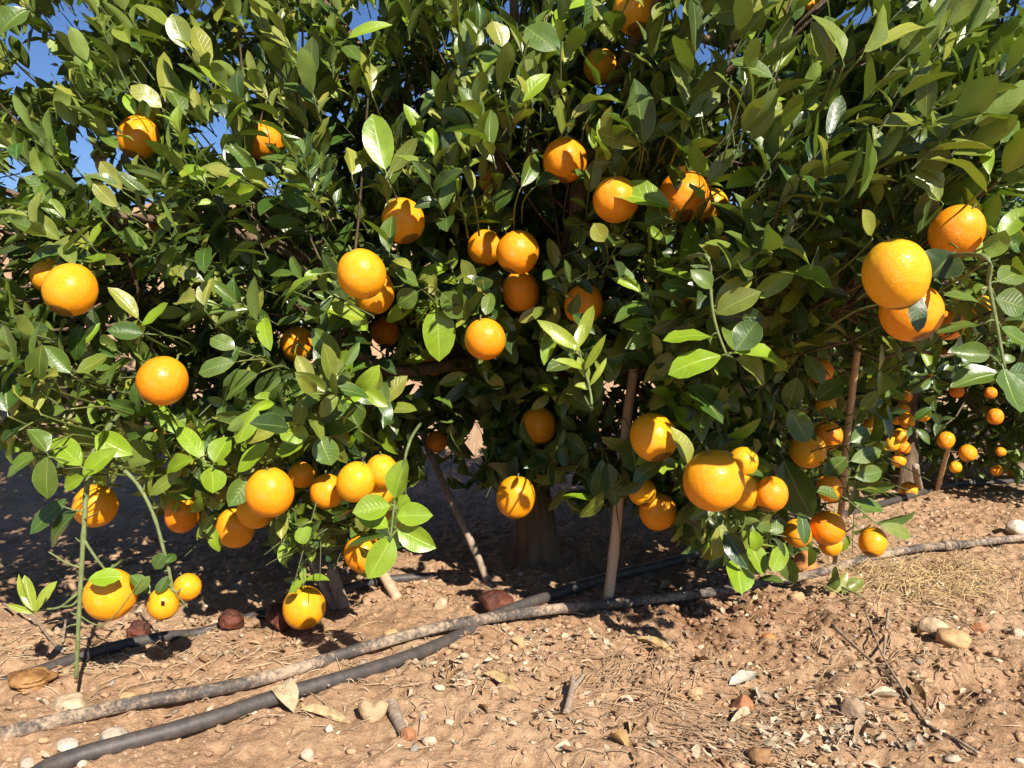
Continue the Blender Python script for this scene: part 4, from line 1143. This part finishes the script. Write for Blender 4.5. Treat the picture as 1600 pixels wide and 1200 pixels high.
CREAM = (.60, .48, .34); TAN = (.58, .40, .22); PALE = (.58, .49, .39); GREY = (.46, .40, .34); RED = (.42, .20, .10); WHITE = (.66, .60, .52); SOILT = (.40, .24, .14)
for i, a in enumerate([
 (1457, 980, 46, 32, CREAM, 'smooth cream stone sitting on top of a flat tan one'), (1486, 1000, 62, 24, TAN, 'flat tan stone under the smooth cream one'),
 (178, 1164, 46, 26, GREY, 'grey beige rounded stone touching the black pipe'), (480, 1179, 22, 20, PALE, 'pale rounded stone in bare soil below the cream dry leaf'),
 (1160, 1092, 40, 30, RED, 'round reddish clod beside long whitish stalk'), (1086, 1082, 24, 20, TAN, 'small tan pebble between reddish clod and root tuft'),
 (637, 1149, 24, 20, RED, 'little brick red stone at the end of the stub stick'), (671, 1150, 22, 18, PALE, 'pale angular pebble beside the brick red one'),
 (1588, 828, 34, 26, WHITE, 'whitish rock at the far border beyond the muddy pipe coupling'), (112, 1098, 62, 30, CREAM, 'wide yellowish stone sunk into soil above the muddy pipe'),
 (202, 1094, 38, 20, TAN, 'yellow flat stone just above the muddy pipe'), (1332, 1114, 38, 34, (.36, .27, .2), 'rough grey clod among whitish leaf litter'),
 (44, 1189, 24, 16, GREY, 'small bluish grey pebble in the lowest corner near the pipes'), (490, 1066, 38, 18, TAN, 'tan stone wedged between the two crossing pipes'),
 (1550, 722, 17, 12, WHITE, 'white stone on the ground far behind under the second tree'), (1245, 938, 24, 14, TAN, 'small tan stone just below the muddy pipe near fallen sprig'),
 (1200, 1000, 22, 9, (.62, .26, .10), 'flat orange chip lying on dark damp soil'), (1187, 1183, 36, 28, (.34, .20, .10), 'brown rounded stone at the bottom among litter'),
 (513, 1142, 16, 14, WHITE, 'tiny white pebble beside the long tan stalk'), (612, 990, 30, 16, TAN, 'tan stone behind the muddy pipe before the crossing'),
 (648, 985, 26, 14, (.45, .33, .2), 'brownish flat stone close behind the crossing pipes'), (1402, 1115, 28, 20, TAN, 'pale stone under the long dry twig'),
 (1528, 978, 22, 16, RED, 'small reddish stone beyond the stacked pair'), (1590, 985, 20, 16, PALE, 'pale pebble at the border beyond the stacked pair'),
 (105, 1178, 36, 14, WHITE, 'long white flake between the two pipes'), (688, 945, 22, 18, CREAM, 'cream chunk near the reddish rotten fruit'),
]):
    rock(*a[:6], 40 + i)
# heart shaped stone: two lobes melted into one body
B0, t = ground_at(583, 1122)
q_ = (B0 - CAM) @ FWD / F
P, Q = rock_mesh(99, 36, 22, .12, 2)
P[:, 0] *= 22 * q_; P[:, 1] *= 15 * q_; P[:, 2] *= 21 * q_
P[:, 2] -= (np.exp(-(P[:, 0] / (7 * q_)) ** 2) * 9 * q_) * (P[:, 2] > 0)
P[:, 0] *= 1 + .35 * np.clip(P[:, 2] / (20 * q_), -1, .6)
b = Buf(); b.add(P, Q, None, (.52, .39, .25)); o = b.build('stone', M_STONE); o.location = B0 + np.array([0, 0, 12 * q_])
tag(o, 'tan heart shaped stone standing in front of the black pipe', 'stone', 'loose stones on the soil')


def fallen(u, v, w, h, mat, label, seed, name='rotten_orange', grp='rotten oranges on the soil', dent=.3):
    B0, t = ground_at(u, v + h * .4)
    q = (B0 - CAM) @ FWD / F
    P, Q = rock_mesh(seed, 34, 22, dent, 1)
    P = P * (1 + .05 * n3(P, 9, seed + 5))[:, None] * np.array([w / 2 * q, w / 2 * q * .9, h / 2 * q * 1.1])
    b = Buf(); b.add(P, Q); o = b.build(name, mat)
    o.location = B0 + np.array([0, 0, h / 2 * q * .85])
    return tag(o, label, 'orange', grp)


fallen(778, 944, 54, 34, M_ROT, 'dark red rotten orange lying between trunk and black pipe', 301)
fallen(362, 976, 40, 32, M_ROT, 'blackish shrivelled orange sitting on the half buried pipe', 302)
fallen(437, 968, 42, 40, M_ROT, 'brown rotten orange hidden behind the yellowish low one', 303)
fallen(214, 988, 36, 26, M_ROT, 'broken reddish dried orange peel under the two smallest oranges', 304, dent=.6)
fallen(1258, 884, 40, 38, mat_noise('overripe_peel', [(.3, (.35, .12, .03)), (.7, (.55, .24, .07))], 8, .6, .4, .006), 'dull brownish orange fallen under the skirt sprig', 305, 'fallen_orange', 'fallen oranges', .08)
fallen(42, 1070, 52, 20, M_DRYPEEL, 'golden brown dried orange peel beside the half buried pipe', 306, 'dried_peel', None, .7)
for i, (u, v, d_, lab) in enumerate([(1420, 766, 26, 'fallen pale orange against the foot of the second trunk'), (1582, 741, 15, 'small fallen orange on the soil far past the cane'),
                                     (1113, 812, 20, 'small fallen orange seen far behind the skirt sprig'), (1136, 800, 26, 'shaded fallen orange right behind the largest low one')]):
    B0, t = ground_at(u, v + d_ * .45)
    q = (B0 - CAM) @ FWD / F
    o = bpy.data.objects.new('orange', FR[0][i % 5]); COL.objects.link(o); r = d_ * q / 2
    o.location = B0 + np.array([0, 0, r * .85]); o.scale = (r, r, r); o.rotation_euler = (2.0, i * 1.1, i)
    tag(o, lab, 'orange', 'fallen oranges')

DRYT = [leaf_template(100 + i, 8, fold=f, curl=c, wav=w, twist=t) for i, (f, c, w, t) in enumerate([(.4, .9, .08, .5), (.7, .25, .06, -.4), (.3, -.6, .10, .4), (.8, .5, .06, .6), (.25, 1.2, .10, .3)])]
for (u0, v0, u1, v1, w, k, ti, lab) in [
 (440, 1094, 448, 1126, 34, 0, (.62, .52, .36), 'cream curled dry leaf draped over the black pipe'), (468, 1118, 552, 1128, 16, 1, (.58, .47, .28), 'long narrow straw coloured leaf beside the black pipe'),
 (1030, 925, 1082, 918, 26, 0, (.52, .36, .17), 'tan curled leaf behind the muddy pipe near the tall cane'), (995, 1002, 1075, 1030, 18, 3, (.56, .42, .20), 'long folded straw coloured leaf above the fine roots'),
 (955, 1158, 982, 1176, 20, 3, (.48, .32, .13), 'small golden curled leaf beside a white flake'), (755, 1065, 820, 1082, 16, 1, (.56, .42, .22), 'tan rolled leaf among whitish crumbled litter'),
 (1140, 1140, 1205, 1096, 16, 3, (.66, .56, .42), 'long whitish curled stalk beside the reddish clod'), (1422, 1080, 1448, 1108, 18, 1, (.40, .27, .14), 'brown folded leaf on the long dry twig'),
 (1360, 1090, 1425, 1092, 16, 3, (.68, .60, .48), 'whitish rolled leaf next to the rough grey clod'), (1140, 1075, 1182, 1068, 24, 2, (.74, .70, .62), 'white crumpled leaf just above the reddish clod'),
 (1385, 925, 1432, 920, 22, 0, (.36, .22, .11), 'brown leaf lying in the straw tuft'), (1415, 935, 1450, 918, 14, 3, (.66, .55, .38), 'pale curled leaf beside the straw tuft'),
 (985, 1145, 1000, 1120, 14, 3, (.60, .48, .28), 'small tan leaf standing upright on the soil'), (1085, 1030, 1108, 1045, 20, 2, (.50, .34, .19), 'light brown curled leaf at the border of the damp soil'),
 (1350, 1140, 1342, 1172, 16, 1, (.44, .30, .20), 'dull brown leaf hanging over whitish litter'), (800, 1015, 826, 1022, 14, 0, (.54, .38, .20), 'small light brown leaf below the muddy pipe crossing'),
 (700, 1035, 712, 1070, 12, 1, (.34, .19, .10), 'narrow dark brown leaf below the crossing pipes'), (1480, 1000, 1500, 1015, 22, 0, (.62, .46, .22), 'yellowish dry leaf leaning on the flat tan stone'),
]:
    B0, _ = ground_at(u0, v0); B1, _ = ground_at(u1, v1)
    lift = .030 if 'draped' in lab else .006
    B0 = B0 + np.array([0, 0, lift]); B1 = B1 + np.array([0, 0, lift * .7])
    d_ = (B1 - B0)[None]; L_ = np.linalg.norm(d_, axis=1)
    b = Buf()
    place_leaves(b, np.zeros((1, 3)), d_, np.array([[HR.normal(0, .2), -.9 if 'draped' in lab else -.25, .9]]), L_, np.array([w * ((B0 - CAM) @ FWD) / F * 1.1]), np.array([ti]) * .82, DRYT, np.array([k]))
    o = b.build('dry_leaf', M_DRY); o.location = B0
    tag(o, lab, 'leaf', 'dry leaves on the soil')


def ground_twig(px, r0, r1, mat, label, sides=()):
    def path(pp, n):
        G = []
        for p in pp:
            q, _ = ground_at(p[0], p[1]); q[2] += (p[2] if len(p) > 2 else .004); G.append(q)
        return smooth_path(G, n)
    b = Buf(); S = path(px, 26)
    V, Q, uv = tube(S, np.linspace(r0, r1, 26) * (1 + .08 * np.sin(np.arange(26) * 2.1)), 7); b.add(V, Q, uv)
    for s in sides:
        V, Q, uv = tube(path(s, 10), np.linspace(r1 * 1.4, r1 * .6, 10), 5); b.add(V, Q, uv)
    o = b.build('dry_twig', mat, None, True, loc=S[0])
    return tag(o, label, 'twig', 'dry twigs on the soil')


ground_twig([(1350, 970, .02), (1378, 1040, .02), (1405, 1082, .012), (1450, 1130), (1490, 1160), (1530, 1182)], .0018, .0028, M_GREYWOOD, 'long thin dry twig slanting across the bare soil patch', [[(1300, 990, .02), (1350, 1030, .02), (1400, 1080, .012)], [(1388, 975, .03), (1382, 1020, .02), (1380, 1045, .02)]])
ground_twig([(5, 953, .02), (50, 982, .02), (80, 1008, .01), (98, 1028)], .003, .0022, M_GREYWOOD, 'curved grey twig near the half buried pipe and bare upright twig', [[(98, 1010, .01), (105, 990, .03), (110, 985, .035)]])
ground_twig([(612, 1108, .01), (620, 1130, .008), (632, 1152, .006)], .0105, .008, M_GREYWOOD, 'stubby thick grey stick touching the brick red stone')
ground_twig([(885, 1120, .004), (893, 1095, .014), (895, 1078, .02)], .006, .0045, M_GREYWOOD, 'short forked grey stub poking out of the fine roots', [[(894, 1090, .016), (905, 1080, .022), (912, 1074, .025)]])

# fallen green sprig on the muddy pipe
b = Buf()
Bs, _ = ground_at(1292, 926); Be, _ = ground_at(1345, 945)
Dq = (Bs - CAM) @ FWD
V, Q, uv = tube(smooth_path([Bs + [0, 0, .03], Bs * .5 + Be * .5 + [0, 0, .02], Be + [0, 0, .01]], 10), .0022, 6); b.add(V, Q, uv, mat=1)
hero_leaves(b, [(1288, 920, 1318, 888, 26, 3), (1302, 926, 1326, 893, 14, 4), (1316, 930, 1350, 902, 22, 3), (1308, 936, 1372, 953, 24, 2), (1322, 938, 1352, 930, 16, 3)], Dq - .04)
o = b.build('fallen_sprig', [M_LEAF, M_STEMG], None, True, loc=Bs)
tag(o, 'cut green sprig with five leaves lying on the muddy pipe', 'sprig')

# ------------------------------------------------------------------ countless small stuff on the soil
def ground_px(u, v):
    d_ = at(u, v, np.ones(len(u))) - CAM
    t_ = -CAMH / np.minimum(d_[:, 2], -.05)
    p = CAM + d_ * t_[:, None]
    return p


def on_ground(x, y, dz=0): return np.stack([x, y, H(x, y) + dz], -1)


gr = np.random.default_rng(77)
ROCKS = [rock_mesh(500 + i, 9, 6, .75, 5) for i in range(10)]
ROCKS_S = [rock_mesh(600 + i, 6, 4, .7, 3) for i in range(10)]
NG = 34000
x = gr.uniform(-1.35, 3.2, NG); y = .92 + 3.2 * gr.random(NG) ** 1.5
pr_ = .25 + .75 * sstep(.2, 1.2, x) * sstep(1.5, 2.2, y) + .5 * sstep(-.2, .3, fbm(x * 3, y * 3, 91, 3)) + .8 * clod_mask(x, y)
m = gr.random(NG) < pr_
x, y = x[m], y[m]; n_ = len(x)
size = .0012 + .0062 * gr.random(n_) ** 5 + .0012 * gr.random(n_)
whiteish = gr.random(n_)
pale = whiteish < .16 + .22 * sstep(.4, 1.2, x) * sstep(1.6, 2.2, y)
tints = np.where(pale[:, None], np.array([.68, .58, .46]), np.where((whiteish > .92)[:, None], np.array([.40, .34, .30]), np.array([.52, .345, .225]))) * gr.uniform(.75, 1.15, (n_, 1))


def scatter_rocks(name, x, y, size, tints, seed, flat=.7):
    r = np.random.default_rng(seed); b = Buf()
    kind = r.integers(0, len(ROCKS), len(x)); a = r.uniform(0, 6.28, len(x))
    base_ = on_ground(x, y)
    for k_ in range(len(ROCKS) * 2):
        mm = np.where((kind == k_ % len(ROCKS)) & ((size > .0035) == (k_ < len(ROCKS))))[0]
        if not len(mm): continue
        P, Q = (ROCKS if k_ < len(ROCKS) else ROCKS_S)[k_ % len(ROCKS)]
        sc = size[mm, None, None] * np.stack([r.uniform(.8, 1.5, len(mm)), r.uniform(.7, 1.1, len(mm)), r.uniform(.5, .9, len(mm))], -1)[:, None]
        L_ = P[None] * sc
        c_, s_ = np.cos(a[mm])[:, None], np.sin(a[mm])[:, None]
        R_ = np.stack([L_[..., 0] * c_ - L_[..., 1] * s_, L_[..., 0] * s_ + L_[..., 1] * c_, L_[..., 2] + size[mm][:, None] * .25], -1)
        G_ = base_[mm][:, None] + R_
        b.add(G_.reshape(-1, 3), (Q[None] + np.arange(len(mm))[:, None, None] * len(P)).reshape(-1, 4), None, np.repeat(tints[mm], len(P), 0))
    return tag(b.build(name, M_STONE, None, False), kind='stuff')


scatter_rocks('gravel', x, y, size, tints, 1)
# clods of turned soil
NC = 5200
cx = np.concatenate([gr.normal(.52, .24, 1100), gr.normal(.86, .17, 500), gr.uniform(-1.3, 2.6, 2800), gr.uniform(-.35, .6, 800)])
cy = np.concatenate([gr.normal(1.62, .13, 1100), gr.normal(1.36, .10, 500), gr.uniform(1.0, 2.8, 2800), gr.normal(1.80, .07, 800)])
cs = .0015 + .0075 * gr.random(NC) ** 4
ct = np.where(np.hypot((cx - .5) / .3, (cy - 1.65) / .16)[:, None] < 1, np.array([.36, .21, .13]), np.array([.52, .345, .225])) * gr.uniform(.75, 1.15, (NC, 1))
scatter_rocks('clods', cx, cy, cs, ct, 2)

# crumbled dry leaves
LCOL = np.array([(.50, .40, .30), (.46, .33, .21), (.34, .21, .125), (.58, .50, .40), (.43, .28, .16)])
lu = []; lw = []
for (u, v, su_, sv_, n_, white) in [(1330, 1150, 70, 26, 130, .8), (1290, 1120, 80, 30, 90, .6), (830, 1020, 46, 14, 60, .8), (775, 1085, 55, 20, 60, .7), (870, 1155, 50, 16, 45, .8), (670, 1060, 40, 20, 36, .7), (1150, 1050, 80, 30, 70, .5),
        (1100, 1120, 150, 40, 90, .3), (1400, 920, 90, 26, 90, .4), (1480, 930, 90, 30, 60, .5), (1150, 960, 90, 24, 40, .3), (1010, 1040, 60, 26, 50, .4), (1230, 1180, 120, 20, 90, .6), (700, 930, 60, 14, 40, .1), (1060, 890, 80, 24, 70, .1),
        (300, 1050, 90, 30, 60, .2), (90, 1030, 80, 24, 60, .2), (400, 1010, 60, 20, 40, .2), (800, 1100, 500, 60, 220, .4), (1300, 1000, 240, 70, 160, .4), (1480, 800, 90, 26, 70, .4), (900, 850, 200, 30, 80, .1), (250, 980, 160, 30, 60, .1)]:
    n_ = int(n_ * 1.7); lu.append(np.stack([gr.normal(u, su_, n_), gr.normal(v, sv_, n_)], -1)); lw.append(np.full(n_, white))
lu = np.concatenate(lu); lw = np.concatenate(lw)
m = lu[:, 1] > 760
lu, lw = lu[m], lw[m]
gp = ground_px(lu[:, 0], lu[:, 1]); n_ = len(gp)
base_ = on_ground(gp[:, 0], gp[:, 1], .004)
L_ = .005 + .021 * gr.random(n_) ** 2.4
a = gr.uniform(0, 6.28, n_)
d_ = np.stack([np.cos(a), np.sin(a), gr.normal(.02, .12, n_)], -1)
nn = np.stack([gr.normal(0, .3, n_), gr.normal(-.1, .3, n_), np.ones(n_)], -1)
ci = np.where(gr.random(n_) < lw, gr.choice([0, 3, 3], n_), gr.choice([1, 2, 4, 0], n_))
b = Buf()
DRYC = [leaf_template(200 + i, 5, (-1, -.4, .3, 1), f, c, w, t) for i, (f, c, w, t) in enumerate([(.3, .5, .12, .5), (.5, .3, .15, -.5), (.2, -.6, .15, .4), (.6, .5, .12, .8), (.25, .9, .15, .3)])]
place_leaves(b, base_, d_, nn, L_, L_ * gr.uniform(.3, .75, n_), LCOL[ci] * gr.uniform(.75, 1.12, (n_, 1)), DRYC, gr.integers(0, 5, n_))
tag(b.build('leaf_litter', M_DRY), kind='stuff')

# straw and fine dead roots
b = Buf()
for (u, v, su_, sv_, n_, lmin, lmax, lift, col, ang) in [(1450, 914, 80, 20, 600, .03, .10, .03, (.60, .45, .25), None), (1370, 930, 40, 16, 90, .03, .08, .02, (.55, .42, .26), None),
        (1010, 1060, 60, 24, 200, .02, .07, .012, (.42, .29, .19), .5), (1130, 1150, 70, 30, 220, .02, .07, .010, (.40, .28, .19), -.4), (1350, 1010, 90, 40, 110, .02, .06, .01, (.50, .38, .25), None),
        (800, 1090, 450, 60, 420, .01, .05, .006, (.52, .40, .28), None), (250, 1040, 200, 30, 180, .01, .06, .008, (.56, .44, .29), None), (1500, 960, 80, 60, 120, .01, .05, .006, (.50, .38, .25), None), (1200, 880, 60, 24, 60, .03, .09, .02, (.52, .40, .24), None)]:
    uu = gr.normal(u, su_, n_); vv = np.maximum(gr.normal(v, sv_, n_), 790)
    p = ground_px(uu, vv)
    for i in range(n_):
        l_ = gr.uniform(lmin, lmax); an = gr.uniform(0, 6.28) if ang is None else gr.normal(ang, .5)
        dx, dy = math.cos(an) * l_, math.sin(an) * l_
        xs = np.array([p[i, 0] - dx / 2, p[i, 0] + gr.normal(0, .12) * dy, p[i, 0] + dx / 2]); ys = np.array([p[i, 1] - dy / 2, p[i, 1] - gr.normal(0, .12) * dx, p[i, 1] + dy / 2])
        G_ = on_ground(xs, ys, .003); G_[:, 2] += np.array([0, 1, .5]) * gr.random() * lift
        V, Q, uv = tube(smooth_path(G_, 5), np.array([.0009, .0010, .0009, .0008, .0004]), 3, False)
        b.add(V, Q, uv, np.array(col) * gr.uniform(.7, 1.2))
tag(b.build('straw', M_STRAW), kind='stuff')
